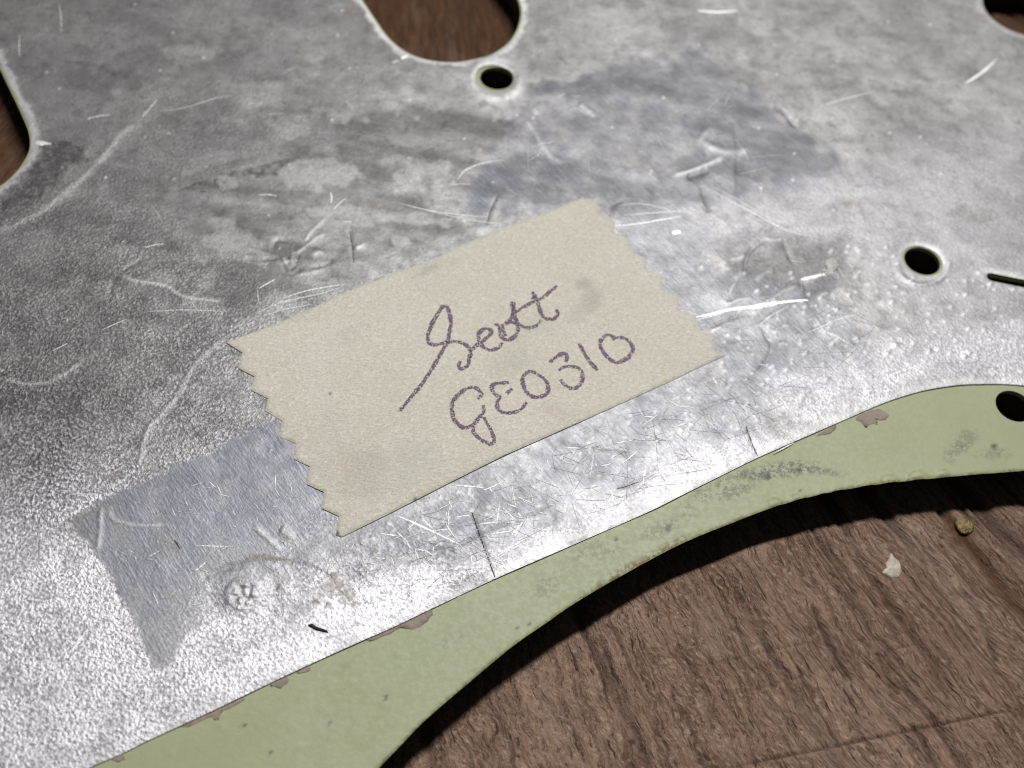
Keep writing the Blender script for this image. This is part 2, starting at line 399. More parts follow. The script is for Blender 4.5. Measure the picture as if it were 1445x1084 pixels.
def mat_ink():
    M = Mat('purple_black_pen_ink')
    c = M.coords(); n = M.noise(c, 75, 2, 0.6); m = M.noise(c, 30, 3, 0.6); e = M.node('ShaderNodeUVMap'); sep = M.node('ShaderNodeSeparateXYZ'); M.link(e.outputs[0], sep.inputs[0])
    edge = M.ramp(M.math('ABSOLUTE', M.math('SUBTRACT', sep.outputs[1], 0.5)), 0.28, 0.5, 0.0, 0.26)
    k = M.math('SUBTRACT', M.math('ADD', M.math('MULTIPLY', n, 0.75), M.math('MULTIPLY', m, 0.45)), edge)
    al = M.ramp(k, 0.48, 0.62, 0.0, 0.88)
    col = M.mix(M.ramp(m, 0.4, 0.65), rgb(.06, .034, .085), rgb(.19, .10, .20))
    return M.set(Base_Color=col, Roughness=0.6, Alpha=al)

m_wood, m_plastic, m_metal, m_bare, m_tape, m_ink = mat_wood(), mat_plastic(), mat_metal(), mat_bare(), mat_tape(), mat_ink()
m_residue = mat_simple('grey_brown_residue', (.37, .315, .255), 0.75, (.30, .25, .20), 9, 0.01)
m_core = mat_simple('black_core_ply', (.012, .011, .010), 0.55, (.02, .018, .015), 20)
m_gouge = mat_simple('bright_gouged_metal', (.85, .84, .80), 0.55, (.6, .6, .58), 60, 0.01, metallic=0.8)
m_dark = mat_simple('dark_dirt', (.05, .035, .025), 0.7, (.02, .015, .01), 25)
m_chip = mat_simple('off_white_paint', (.72, .66, .56), 0.5, (.50, .44, .36), 14, 0.02)
m_resin = mat_simple('yellowish_resin', (.30, .22, .05), 0.3, (.12, .07, .02), 12, 0.02)

# ------------------------------------------------------------------ wooden table top
def stretch(a, b, c, d, h, H):
    m = axis(b, c, h, b - .01, c + .01); return np.concatenate([axis(a, b, H, -45, a)[:-2], m[(m >= b) & (m <= c)], axis(c + H, d, H, c, 45)[1:]])
gx = stretch(-5.8, -1.4, 5.2, 5.6, .0145, .05); gy = stretch(-3.9, -3.5, 2.6, 6.8, .0145, .05); gx = np.unique(gx); gy = np.unique(gy)
wood = Sheet(gx, gy, [[(-40, -40), (40, -40), (40, 40), (-40, 40)]])
def wood_relief(S):
    u = S.y * 1.15; v = (S.x + 2.83) * np.exp(.12 * np.clip(S.y, -6, 8))
    u2 = u + 0.0; v2 = v + 0.10 * (fbm(u * 0.6, v * 1.2, 3, 3) - 0.5)
    z = 0.030 * (fbm(u2 * 0.25, v2 * 2.6, 5, 4) - 0.5)
    gro = fbm(u2 * 0.45, v2 * 6.5, 21, 3)
    z -= 0.030 * ss(0.60, 0.80, gro)
    wear = np.zeros((len(S.x), 4)); wear[:, 0] = 0.75 * ss(0.60, 0.78, gro)
    U, V = trace(S.x, S.y)
    # correct for the lower level of the wood
    pu = np.array([P(a, b, 0) for a, b in ((900, 700), (1400, 700), (900, 1050))]); pw = np.array([P(a, b, WOOD_Z) for a, b in ((900, 700), (1400, 700), (900, 1050))])
    A = np.c_[pw, np.ones(3)]; k = np.linalg.solve(A, pu)
    xx = S.x * k[0, 0] + S.y * k[1, 0] + k[2, 0]; yy = S.x * k[0, 1] + S.y * k[1, 1] + k[2, 1]
    U, V = trace(xx, yy)
    def groove(pts, w, depth, dark, brown=0):
        d, s = line_dist(U, V, pts, w * 3)
        wv = w * (0.55 + 0.9 * vn(s * 14, s * 3 + w, 31)) * np.clip(np.minimum(s, 1 - s) * 8 + 0.25, 0, 1)
        g = np.exp(-(d / np.maximum(wv, .3)) ** 2)
        S.z[:] -= depth * g
        wear[:, 0] = np.maximum(wear[:, 0], dark * g); wear[:, 1] = np.maximum(wear[:, 1], brown * g)
    S.z = z
    o3, k3 = (960, 720), 0.3359
    for pts, w, dp, dk, bw in [
        ([(560, 400), (600, 490), (650, 590), (690, 660), (725, 705)], 5.5, .03, .75, .2),
        ([(830, 600), (870, 680), (920, 770)], 5, .02, .6, .2),
        ([(545, 60), (620, 180), (690, 280), (760, 380)], 3, .025, .8, 0),
        ([(740, 180), (850, 350), (960, 510), (1080, 640), (1150, 760)], 4, .025, .55, .35),
        ([(800, 250), (900, 400), (1010, 560), (1080, 690), (1130, 800)], 4, .02, .3, .6),
        ([(640, 240), (680, 380), (720, 480)], 1.6, .012, .8, 0),
        ([(1090, 0), (1180, 90), (1260, 190), (1340, 300), (1445, 420), (1540, 520)], 12, .035, .45, .85),
        ([(1180, 330), (1260, 440), (1310, 560), (1330, 650)], 5, .02, .5, .1),
        ([(980, 900), (1040, 1000), (1080, 1084), (1120, 1180)], 5, .02, .5, .2),
        ([(1060, 850), (1130, 960), (1180, 1084)], 5, .02, .5, .3),
        ([(200, 1082), (420, 1035), (640, 992), (860, 945), (1080, 900), (1300, 855), (1445, 830)], 2.0, .015, .8, 0),
        ([(40, 660), (230, 620), (400, 580), (580, 545)], 1.3, .008, .45, 0),
        ([(230, 770), (420, 720), (600, 680)], 1.2, .008, .4, 0),
        ([(820, 600), (950, 570), (1020, 545)], 1.2, .008, .5, 0),
        ([(220, 610), (320, 680), (400, 760)], 1.6, .01, .6, 0),
        ([(90, 970), (120, 1060), (150, 1150)], 3, .01, .6, 0),
        ([(310, 390), (345, 470), (365, 530)], 3.5, .012, .5, 0),
        ([(1040, 150), (1080, 240)], 4, .015, .4, 0),
    ]:
        groove(smooth(Q(o3[0], o3[1], k3, pts), 5), w, dp, dk, bw)
    groove(smooth([(846, 952), (866, 985), (888, 1018), (917, 1056)], 5), 1.8, .012, .75, 0)
    d = np.hypot(U - 893, (V - 1045) * 1.2); wear[:, 0] = np.maximum(wear[:, 0], 0.8 * ss(7, 3, d + 4 * (vn(S.x * 30, S.y * 30, 8) - .5)))
    # random splits between the fibres
    rnd = random.Random(4)
    for i in range(420):
        a = rnd.uniform(-1.4, 5.0); b = rnd.uniform(-3.4, 2.4); L = rnd.uniform(0.06, 0.28) if i > 90 else rnd.uniform(.2, .8)
        pts = [((a + 2.83) * math.exp(-.12 * (-L * t)) - 2.83 + rnd.uniform(-.008, .008), b - L * t) for t in (0, .33, .66, 1)]
        d, s = line_dist(S.x, S.y, pts, .05); w = rnd.uniform(.006, .012)
        g = np.exp(-(d / w) ** 2) * np.clip(np.minimum(s, 1 - s) * 6, 0, 1)
        S.z -= .012 * g; wear[:, 0] = np.maximum(wear[:, 0], rnd.uniform(.3, .8) * g)
    pale = fbm(u * 1.1, v * 5, 41, 4); wear[:, 2] = 0.55 * ss(0.62, 0.8, pale)
    wear[:, 1] = np.maximum(wear[:, 1], .9 * ss(3.2, 4.2, S.y)); wear[:, 1] = np.maximum(wear[:, 1], .9 * ss(-3.8, -4.2, S.x) * ss(0, 1.5, S.y))  # wood in the openings painted darker and browner, where the lamp sheen is missing
    S.z += WOOD_Z - 0.012
    S.z = np.minimum(S.z, WOOD_Z - 0.001)
    return wear
wear = wood_relief(wood)
zwood = wood.sampler()
ow = wood.build('wooden_tabletop', m_wood, WOOD_Z - 3.0, attrs={'wear': wear}); ow['kind'] = 'structure'
ow['label'] = 'weathered dark brown wooden table top under the pickguard'

# ------------------------------------------------------------------ outlines of the pickguard
k3 = 0.3359
edge_px = [(534, 1084), (566, 1051), (599, 1017), (663, 962), (722, 913), (772, 878), (816, 848), (883, 809), (960, 768), (1030, 739), (1094, 715), (1161, 697), (1235, 684), (1316, 675), (1380, 669), (1445, 664)]
edge = [P(x, y, GUARD_Z) for x, y in edge_px]
dirL = np.array(edge[0]) - np.array(edge[1]); dirL /= np.linalg.norm(dirL)
dirR = np.array(edge[-1]) - np.array(edge[-2]); dirR /= np.linalg.norm(dirR)
e0, e1 = np.array(edge[0]), np.array(edge[-1])
guard_edge = smooth([tuple(e0 + dirL * 4.2 + np.array((-.1, -.9))), tuple(e0 + dirL * 2.2 + np.array((-.05, -.25))), tuple(e0 + dirL * 0.9)] + edge +
                    [tuple(e1 + dirR * .8 + np.array((0, .02))), tuple(e1 + dirR * 1.9 + np.array((0, .22))), tuple(e1 + dirR * 3.4 + np.array((0, .9))), tuple(e1 + dirR * 4.6 + np.array((0, 2.1)))], 8)
far = [(9.8, 6.5), (8.6, 9.6), (4.0, 11.2), (-4.0, 11.6), (-9.2, 10.2), (-11.0, 6.5), (-11.2, 1.0), (-10.0, -4.0), (-7.6, -6.9), (-5.2, -7.4)]
guard_loop = guard_edge + smooth([guard_edge[-1]] + far + [guard_edge[0]], 8)[1:-1]
sh_px = [(124, 1084), (170, 1064), (215, 1042), (300, 1003), (383, 963), (480, 918), (557, 884), (611, 858), (698, 817), (776, 783), (849, 751), (920, 720), (960, 700), (1020, 670), (1071, 645), (1140, 615), (1202, 588), (1249, 568), (1296, 553), (1339, 545), (1379, 542), (1445, 544)]
she = [P(x, y) for x, y in sh_px]
s0, s1 = np.array(she[0]), np.array(she[-1])
dl = s0 - np.array(she[1]); dl /= np.linalg.norm(dl)
sh_edge = smooth([tuple(s0 + dl * 5.2 + np.array((0, -.3))), tuple(s0 + dl * 3 + np.array((0, -.1))), tuple(s0 + dl * 1.2)] + she +
                 [tuple(s1 + np.array((.5, -.03))), tuple(s1 + np.array((1.3, .1))), tuple(s1 + np.array((2.4, .8))), tuple(s1 + np.array((3.2, 1.9)))], 8)
def shrink(p, k=0.93): return (p[0] * k, p[1] * k + 0.15)
sh_loop = sh_edge + smooth([sh_edge[-1]] + [shrink(p) for p in far[:-3]] + [(-9.2, -3.4)] + [sh_edge[0]], 8)[1:-1]
def slot(cap, extra):
    a = [np.array(P(*p)) for p in cap]
    dA = a[0] - a[1]; dA /= np.linalg.norm(dA)
    L, Rr = a[0] + dA * extra, a[-1] + dA * extra
    body = smooth(a, 6)
    mid = (L + Rr) / 2; w = np.linalg.norm(L - Rr) / 2
    perp = (L - Rr) / np.linalg.norm(L - Rr)
    end = [tuple(mid + w * (math.cos(t) * -perp + math.sin(t) * dA)) for t in np.linspace(0, math.pi, 14)]
    return body + end
capA = [(496, -22), (510, 0), (530, 30), (550, 56), (576, 75), (606, 85), (639, 88), (669, 84), (696, 76), (719, 60), (732, 40), (737, 20), (735, 4), (727, -16)]
holeA = slot(capA, 5.2)
capB = [(-175, 95), (-160, 150), (-140, 205), (-105, 250), (-62, 276), (-30, 276), (0, 263), (20, 247), (35, 228), (44, 208), (43, 186), (33, 160), (17, 126), (0, 91), (-18, 55)]
holeB = slot(capB, 5.0)
def circ(cx, cy, r, n=40, dx=0, dy=0):
    c = P(cx, cy)
    return [(c[0] + dx + r * math.cos(t), c[1] + dy + r * math.sin(t)) for t in np.linspace(0, 2 * math.pi, n, endpoint=False)]
potc = P(1446, 12)
screwA, screwB, screwC = (698, 110), (1302, 368), (1432, 572)
def wob(lp, a, f, seed):
    c = np.mean(np.array(lp), 0); out = []
    for p in lp:
        d = np.array(p) - c; t = math.atan2(d[1], d[0]); k = 1 + a * (math.sin(f * t + seed) + 0.5 * math.sin((2 * f + 1) * t + 2 * seed))
        out.append(tuple(c + d * k))
    return out
dA_, dB_ = np.array(P(1400, 391)), np.array(P(1452, 401)); sd_ = (dB_ - dA_) / np.linalg.norm(dB_ - dA_); sp_ = np.array((-sd_[1], sd_[0])); r_ = 0.047
sl_end = dA_ + sd_ * 2.6
holeD = [tuple(dA_ + r_ * (math.cos(t) * sp_ - math.sin(t) * sd_)) for t in np.linspace(0, math.pi, 12)] + \
        [tuple(sl_end + r_ * (-math.cos(t) * sp_ + math.sin(t) * sd_)) for t in np.linspace(0, math.pi, 12)]
pot = circ(1446, 12, 0.455, 60)
sh_holes = [holeA, holeB, pot, wob(circ(*screwA, 0.184), .02, 3, 1), wob(circ(*screwB, 0.176), .015, 2, 2), holeD]
def grow(lp, k):
    a = np.array(lp); t = np.roll(a, -1, 0) - np.roll(a, 1, 0); t /= np.linalg.norm(t, axis=1)[:, None] + 1e-12
    ar = 0.5 * np.sum(a[:, 0] * np.roll(a[:, 1], -1) - np.roll(a[:, 0], -1) * a[:, 1])
    n = np.stack([t[:, 1], -t[:, 0]], 1) * (1 if ar > 0 else -1)
    return [tuple(p) for p in a + n * k]
gd_holes = [grow(holeA, -.015), grow(holeB, -.015), grow(pot, -.012), circ(*screwA, 0.158, dx=.018, dy=.012), circ(*screwB, 0.158, dx=0.0, dy=.006), circ(screwC[0], screwC[1], 0.150), holeD]

# ------------------------------------------------------------------ pickguard: plastic plate and aluminium shield
guard = thing('pickguard', 'mint green plastic pickguard lying face down with an aluminium shield on its back', 'pickguard', (0, 0, WOOD_Z))
def parent_keep(o, p):
    o.parent = p; o.matrix_parent_inverse = Matrix.Translation(-Vector(p.location))

gx = axis(-5.6, 5.3, 0.02, -12, 11); gy = axis(-3.6, 6.4, 0.02, -9, 12)
gs = Sheet(gx, gy, [guard_loop] + gd_holes)
U, V = trace(gs.x, gs.y)
z = np.full(len(gs.x), GUARD_Z)
rim = np.clip(1 - gs.d / 0.014, 0, 1) * (gs.loop == 0)
z -= 0.004 * rim ** 2
z += 0.004 * (fbm(gs.x * 1.5, gs.y * 1.5, 51, 3) - .5)
gw = np.zeros((len(gs.x), 4)); gw[:, 3] = 0
gsdf, gsp = line_dist(U, V, edge_px, 60)
nz = fbm(gs.x * 9, gs.y * 9, 61, 4); nz2 = fbm(gs.x * 30, gs.y * 30, 66, 3)
band = ss(16, 3, gsdf + 10 * (nz - .5)) * ss(800, 860, U) * ss(1010, 930, U)
gw[:, 1] = np.maximum(0.9 * band, 0.75 * ss(6, 1, gsdf + 5 * (nz - .5)))
for cx, cy, rx, ry, a, k in [(1090, 665, 75, 12, -8, .9), (1150, 662, 60, 8, 8, .7), (1010, 690, 60, 14, -25, .55), (770, 830, 30, 18, -25, .3), (940, 742, 50, 14, -25, .3), (1040, 690, 36, 12, -20, .5),
                             (1360, 625, 40, 14, -40, .45), (640, 900, 50, 8, -30, .15), (500, 930, 50, 6, -35, .12), (840, 780, 50, 16, -20, .28), (1400, 640, 30, 10, 0, .4)]:
    ca, sa = math.cos(math.radians(a)), math.sin(math.radians(a)); du, dv = U - cx, V - cy
    r = np.hypot((du * ca + dv * sa) / rx, (-du * sa + dv * ca) / ry)
    gw[:, 0] = np.maximum(gw[:, 0], k * ss(1.15, .3, r + 1.0 * (nz - .5)))
for cx, cy, r in [(945, 743, 5.5), (1404, 630, 5), (1084, 672, 5), (1127, 663, 5), (544, 983, 4.5), (748, 880, 3), (870, 760, 4), (1130, 692, 2.5), (600, 961, 2), (1358, 629, 2.5), (730, 886, 3), (344, 1022, 3), (327, 1014, 2), (380, 1062, 2.5), (465, 1021, 3), (400, 1060, 2)]:
    gw[:, 3] = np.maximum(gw[:, 3], .8 * ss(r * 1.2, r * .5, np.hypot(U - cx, V - cy) + 4 * (nz2 - .5)))
drip = np.zeros(len(gs.x))
for x, y, r in [(400, 1040, 34), (500, 1022, 36), (600, 1003, 20), (665, 985, 26), (790, 968, 30), (880, 943, 36), (1000, 928, 40), (1110, 915, 24)]:
    px, py = 960 + x * .3356, 360 + y * .3356; rr = r * .3356
    drip = np.maximum(drip, ss(1.0, .45, np.hypot((U - px) / (rr * 1.2), (V - py) / (rr * .75))))
z += 0.010 * drip; gw[:, 1] = np.maximum(gw[:, 1], .45 * ss(0, .3, drip) * ss(.8, .4, drip))
for i in range(70):
    rnd = random.Random(i); t = rnd.random(); cx = 300 + 800 * t + rnd.uniform(-90, 90); cy = 1080 - 420 * t + rnd.uniform(-60, 60)
    r = rnd.uniform(1.6, 3.6); k = np.nonzero((abs(U - cx) < 9) & (abs(V - cy) < 9))[0]
    z[k] += 0.004 * np.exp(-((U[k] - cx) ** 2 + (V[k] - cy) ** 2) / r ** 2)
gs.z = z
plate = gs.build('plastic_plate', m_plastic, WOOD_Z + .001, undercut=0.20, attrs={'wear': gw}, core=m_core, ply=0.042); parent_keep(plate, guard)
plate['label'] = 'mint green plastic plate with scuffed curved edge'
zguard = gs.sampler()

gx = axis(-5.75, 5.15, 0.0135, -11, 10); gy = axis(-3.55, 6.35, 0.0135, -9, 11)
S = Sheet(gx, gy, [sh_loop] + sh_holes)
U, V = trace(S.x, S.y)
def sh_features(S, U, V):
    n = len(S.x); z = np.zeros(n)
    A = np.zeros((n, 4)); B = np.zeros((n, 4))
    nA = fbm(S.x * 2.2, S.y * 2.2, 71, 5) - .5; nB = fbm(S.x * 8, S.y * 8, 72, 4) - .5; nC = fbm(S.x * 28, S.y * 28, 73, 3) - .5; nD = fbm(S.x * .9, S.y * .9, 74, 4) - .5
    us = S.x * TAX[0] + S.y * TAX[1]; vs = -S.x * TAX[1] + S.y * TAX[0]
    streak = fbm(S.x * 1.2, S.y * 7, 75, 5) - .5
    # grain of the etched surface
    grain = np.clip(0.62 + 1.5 * nD + .8 * nB, .25, 1.1)
    grain *= (0.30 + 0.70 * ss(760, 330, U + 60 * nA - 0.25 * (V - 500))) * (.28 + .72 * ss(180, 430, V + 60 * nA))
    lf = ss(180, 480, V - 0.15 * U + 90 * nA) * ss(640, 240, U); grain = np.maximum(grain, (0.72 + .5 * nB) * lf)
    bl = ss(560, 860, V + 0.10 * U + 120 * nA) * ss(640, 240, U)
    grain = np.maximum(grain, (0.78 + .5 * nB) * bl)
    tarn = np.clip(0.26 + .55 * nA + .25 * nD + .75 * nB + .5 * streak, 0, .8) * .8
    tarn += .18 * ss(200, 700, 900 - U - 0.3 * V)
    film = np.zeros(n); bare = np.zeros(n); brown = np.zeros(n); pale = np.zeros(n); white = np.zeros(n)
    def patch(pts, soft, rag, val, arr, ns=nB):
        sd = poly_sd(U, V, pts, 70 + soft); m = ss(-soft, soft, sd + rag * ns * 2); return m * val
    # older strips of tape left smoother, bluish patches
    pA = patch([(96, 735), (178, 690), (300, 637), (395, 590), (470, 600), (640, 690), (600, 740), (470, 800), (330, 855), (262, 900), (238, 948), (215, 945), (178, 862), (150, 800)], 4, 9, 1, None)
    pA = pA * (1 - .62 * ss(-150, 10, V - (960 - .62 * (U - 215)) + 60 * nB) * ss(190, 300, U))
    film = np.maximum(film, pA * (.8 + 1.3 * nB)); grain *= 1 - .85 * pA; tarn = tarn * (1 - .6 * pA) + .10 * pA
    pA2 = patch([(560, 725), (960, 535), (1010, 520), (1120, 560), (1060, 620), (900, 705), (700, 790), (560, 820), (470, 800)], 30, 40, 1, None, nA)
    film = np.maximum(film, .5 * pA2 * (1 + 1.2 * nB)); grain *= 1 - .55 * pA2; tarn *= 1 - .65 * pA2
    pB = patch([(738, 132), (860, 98), (985, 68), (1058, 128), (1130, 182), (1192, 232), (1150, 256), (1040, 285), (900, 300), (842, 290), (690, 300), (640, 310), (672, 250), (720, 180)], 10, 14, 1, None)
    film = np.maximum(film, pB * (.50 + 1.1 * nA + .9 * nB)); grain *= 1 - .85 * pB; tarn = tarn * (1 - .35 * pB) + .22 * pB + pB * .5 * streak
    pE = patch([(845, 300), (960, 270), (1010, 330), (1000, 400), (1180, 380), (1240, 480), (1100, 600), (1010, 520)], 14, 40, 1, None, nA)
    film = np.maximum(film, pE * .5 * (1 + nA)); grain *= 1 - .7 * pE
    pC = patch([(232, 268), (330, 240), (432, 218), (520, 240), (620, 300), (640, 330), (480, 410), (340, 372), (280, 330)], 14, 34, 1, None, nA)
    grain *= 1 - .75 * pC; tarn = tarn * (1 - .3 * pC) + pC * (.34 + .9 * streak)
    pD = patch([(290, 368), (390, 366), (398, 430), (330, 450), (300, 420)], 8, 30, .62, None); tarn = np.maximum(tarn, pD)
    pF = patch([(480, 180), (560, 150), (680, 150), (722, 170), (700, 215), (640, 240), (540, 230), (480, 235)], 9, 26, .8, None, nB); tarn = np.maximum(tarn, pF * (.75 + streak))
    pG = patch([(1010, 340), (1070, 322), (1180, 330), (1205, 352), (1170, 420), (1080, 425), (1030, 390)], 12, 20, .62, None); tarn = np.maximum(tarn, pG)
    for pts, k in [([(232, 272), (290, 250), (370, 232), (418, 222), (415, 233), (395, 246), (330, 258), (300, 268), (240, 276)], 1.0), ([(262, 299), (330, 295), (420, 304), (425, 313), (330, 313), (270, 309)], .85),
                   ([(486, 190), (520, 180), (545, 190), (560, 205), (510, 222), (480, 215)], .8), ([(30, 262), (62, 208), (95, 195), (125, 215), (128, 240), (96, 262), (50, 285), (0, 300), (0, 285)], 1.15), ([(80, 86), (125, 84), (165, 95), (200, 108), (185, 115), (140, 102), (120, 95)], .8)]:
        tarn = np.maximum(tarn, patch(pts, 3, 7, k, None) * (.75 + 1.2 * nC))
    for pts, k in [([(395, 243), (420, 228), (470, 224), (500, 238), (522, 254), (484, 264), (440, 257), (410, 263), (400, 255)], .85), ([(280, 335), (310, 326), (350, 345), (388, 362), (372, 374), (330, 362), (290, 350)], .7), ([(435, 299), (480, 291), (560, 299), (640, 308), (632, 319), (540, 317), (470, 313)], .6),
                   ([(553, 335), (574, 331), (582, 345), (560, 352)], .7), ([(555, 248), (590, 236), (592, 264), (556, 270)], .7), ([(308, 250), (330, 252), (336, 264), (312, 266)], .7), ([(370, 168), (430, 165), (440, 190), (400, 195)], .5), ([(340, 120), (400, 118), (395, 150), (350, 148)], .5), ([(230, 70), (280, 60), (290, 74), (240, 84)], .6), ([(600, 285), (640, 290), (650, 302), (610, 300)], .4), ([(330, 350), (344, 352), (344, 366), (306, 366), (308, 352)], .4)]:
        pm = patch(pts, 3, 8, k, None); pale = np.maximum(pale, pm * (.85 + 1.0 * nC)); tarn *= 1 - .85 * pm
    for cx, cy, rx, ry, a, k in [(160, 15, 22, 12, 0, .55), (165, 105, 42, 7, 20, .55), (108, 160, 9, 9, 0, .6), (70, 245, 55, 22, -45, .5), (170, 674, 16, 20, -40, .9), (290, 245, 70, 10, -18, .6), (370, 300, 80, 9, 4, .5), (520, 205, 40, 12, -10, .4),
                                 (1010, 50, 34, 12, -10, .5), (1270, 20, 60, 40, 30, .25), (600, 375, 50, 12, -20, .25), (60, 385, 70, 14, 0, .45), (230, 190, 60, 30, 0, .3), (90, 80, 60, 60, 0, .22), (985, 248, 20, 6, -20, .7), (870, 290, 18, 6, -60, .6),
                                 (310, 650, 9, 5, 0, .5), (360, 750, 30, 14, 10, .35)]:
        ca, sa = math.cos(math.radians(a)), math.sin(math.radians(a)); du, dv = U - cx, V - cy
        r = np.hypot((du * ca + dv * sa) / rx, (-du * sa + dv * ca) / ry)
        tarn = np.maximum(tarn, k * ss(1.25, .4, r + 1.3 * nB + .6 * nA))
    for cx, cy, rx, ry, a, k in [(435, 245, 40, 22, 0, .8), (420, 180, 26, 12, 0, .6), (370, 140, 26, 14, 0, .5), (330, 325, 40, 14, 25, .6), (570, 260, 28, 14, -10, .55), (480, 305, 40, 16, 0, .5), (290, 75, 40, 14, -15, .45), (440, 75, 20, 14, 0, .5),
                                 (850, 40, 70, 30, -10, .5), (930, 20, 60, 20, 0, .45), (1130, 60, 60, 50, 0, .3), (980, 200, 40, 22, 10, .5), (1280, 440, 26, 24, 0, .5), (1020, 15, 34, 8, -8, .7), (700, 220, 34, 12, -10, .4), (780, 135, 60, 6, -12, .4), (560, 30, 30, 40, 60, .25),
                                 (640, 70, 160, 10, 0, .1), (95, 260, 70, 14, -50, .5), (1290, 270, 60, 40, 0, .3)]:
        ca, sa = math.cos(math.radians(a)), math.sin(math.radians(a)); du, dv = U - cx, V - cy
        r = np.hypot((du * ca + dv * sa) / rx, (-du * sa + dv * ca) / ry)
        m = k * ss(1.3, .35, r + 1.4 * nB + .8 * nA); pale = np.maximum(pale, m); tarn *= 1 - .8 * m
    for cx, cy, rx, ry, a, k in [(525, 288, 10, 8, 20, .5), (440, 72, 22, 8, -10, .35), (672, 96, 9, 10, 0, .45), (495, 12, 14, 14, 40, .4), (1200, 288, 10, 7, 0, .4), (1378, 300, 22, 18, 30, .35), (395, 790, 40, 6, 4, .8), (393, 831, 5, 7, 0, .9), (462, 853, 8, 5, 0, .9), (448, 850, 6, 4, 0, .8), (485, 845, 26, 14, 40, .55), (500, 850, 20, 10, 0, .4), (468, 810, 12, 5, 40, .8), (478, 828, 6, 10, -20, .7), (160, 672, 12, 14, -40, .5), (110, 740, 20, 18, 0, .3)]:
        ca, sa = math.cos(math.radians(a)), math.sin(math.radians(a)); du, dv = U - cx, V - cy
        r = np.hypot((du * ca + dv * sa) / rx, (-du * sa + dv * ca) / ry)
        brown = np.maximum(brown, k * ss(1.2, .5, r + 2.2 * nC + 1.2 * nB))
    white = np.maximum(white, bl * (.95 + .8 * nB))  # lamp glare at lower left, put into the colour
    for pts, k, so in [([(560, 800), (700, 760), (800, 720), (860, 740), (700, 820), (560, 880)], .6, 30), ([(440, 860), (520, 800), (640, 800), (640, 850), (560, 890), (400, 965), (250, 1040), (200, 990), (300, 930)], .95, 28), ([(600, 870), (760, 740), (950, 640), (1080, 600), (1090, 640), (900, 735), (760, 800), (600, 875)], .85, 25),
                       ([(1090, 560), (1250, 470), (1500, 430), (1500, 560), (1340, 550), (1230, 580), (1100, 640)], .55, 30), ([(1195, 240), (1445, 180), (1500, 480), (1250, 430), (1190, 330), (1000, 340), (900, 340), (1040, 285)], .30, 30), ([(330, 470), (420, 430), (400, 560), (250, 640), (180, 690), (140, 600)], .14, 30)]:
        white = np.maximum(white, patch(pts, so, 40, k, None, nA) * (1 + 1.0 * nB))  # further glare zones along the lower strip and right, painted too
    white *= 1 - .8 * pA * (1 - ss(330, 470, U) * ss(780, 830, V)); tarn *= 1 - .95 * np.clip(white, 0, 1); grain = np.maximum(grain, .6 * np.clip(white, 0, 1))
    # paler rim colour round every opening and along the free edge
    rimw = ss(.085, .015, S.d + .09 * nB + .05 * nC) * np.clip(.9 + 1.0 * nB, 0, 1); bare = np.maximum(bare, np.where(S.loop <= 2, 1.0, .5) * rimw * (S.loop >= 1)); bare = np.maximum(bare, .5 * rimw * (S.loop == 0)); grain *= 1 - .7 * rimw * (S.loop >= 1)
    tarn *= 1 - .8 * rimw
    z -= np.where(S.loop == 0, .002, .0045) * np.clip(1 - S.d / np.where(S.loop == 0, .03, .05), 0, 1) ** 2
    # relief: grooves, ridges, creases
    def mark(pts, w, h, n=5, brightv=0, darkv=0, beads=0, px=True):
        q = smooth(pts, n) if len(pts) > 2 else pts
        d, s = line_dist(U, V, q, w * 3.2)
        g = np.exp(-(d / w) ** 2) * np.clip(np.minimum(s, 1 - s) * 9 + .15, 0, 1)
        hh = .5 * h * (0.7 + .6 * vn(s * 23, s * 0 + w, 81))
        if beads: hh = .8 * h * (.35 + .65 * np.sin(s * beads * math.pi) ** 2)
        z[:] = z + hh * g * (.8 if px else 1)
        if brightv: bare[:] = np.maximum(bare, brightv * g)
        if darkv: tarn[:] = np.maximum(tarn, darkv * g)
    mark([(319, 475), (276, 513), (246, 563), (220, 592), (206, 612), (196, 659)], 3.2, .0085, darkv=0, brightv=.3, beads=44)
    mark([(169, 385), (186, 395), (232, 403), (259, 418), (312, 425)], 2.4, .009, brightv=.6, beads=26)
    mark([(169, 385), (158, 400), (153, 425)], 3, -.010, darkv=.3)
    mark([(169, 385), (190, 372), (213, 362)], 2.5, -.008)
    mark([(0, 533), (30, 541), (66, 540), (90, 528), (116, 511)], 2.4, .007, brightv=.45, beads=24)
    mark([(143, 718), (141, 748), (138, 778)], 2.2, .008, beads=14, brightv=.5)
    mark([(152, 716), (160, 732), (190, 741), (232, 741)], 2.0, .007, beads=20, brightv=.45)
    mark([(359, 743), (378, 760), (396, 776)], 2.6, .012, beads=10, brightv=.7)
    mark([(425, 789), (445, 797), (465, 806), (476, 822)], 3, .010, beads=8, brightv=.2)
    mark([(739, 166), (748, 178), (756, 189), (763, 203), (772, 214), (780, 223), (795, 228)], 4.5, .016, brightv=.25)
    mark([(817, 146), (828, 155), (840, 164)], 4, .014, brightv=.3)
    mark([(752, 152), (758, 160)], 3.5, .012, brightv=.25)
    mark([(950, 247), (975, 241), (1000, 231), (1022, 222)], 3, .016, brightv=.75)
    mark([(970, 250), (985, 246), (1000, 240)], 6, -.02, darkv=.5)
    mark([(989, 262), (994, 278), (1002, 300)], 3.5, -.018, darkv=.5)
    mark([(1036, 172), (1039, 195), (1041, 213), (1041, 240), (1042, 280)], 3, -.010, darkv=.35)
    mark([(1005, 180), (990, 195), (1000, 205), (1030, 215), (1060, 210)], 5, .018, brightv=.35)
    mark([(860, 295), (868, 288), (880, 283)], 3, -.012, darkv=.6)
    k, o = .1661, (960, 320)
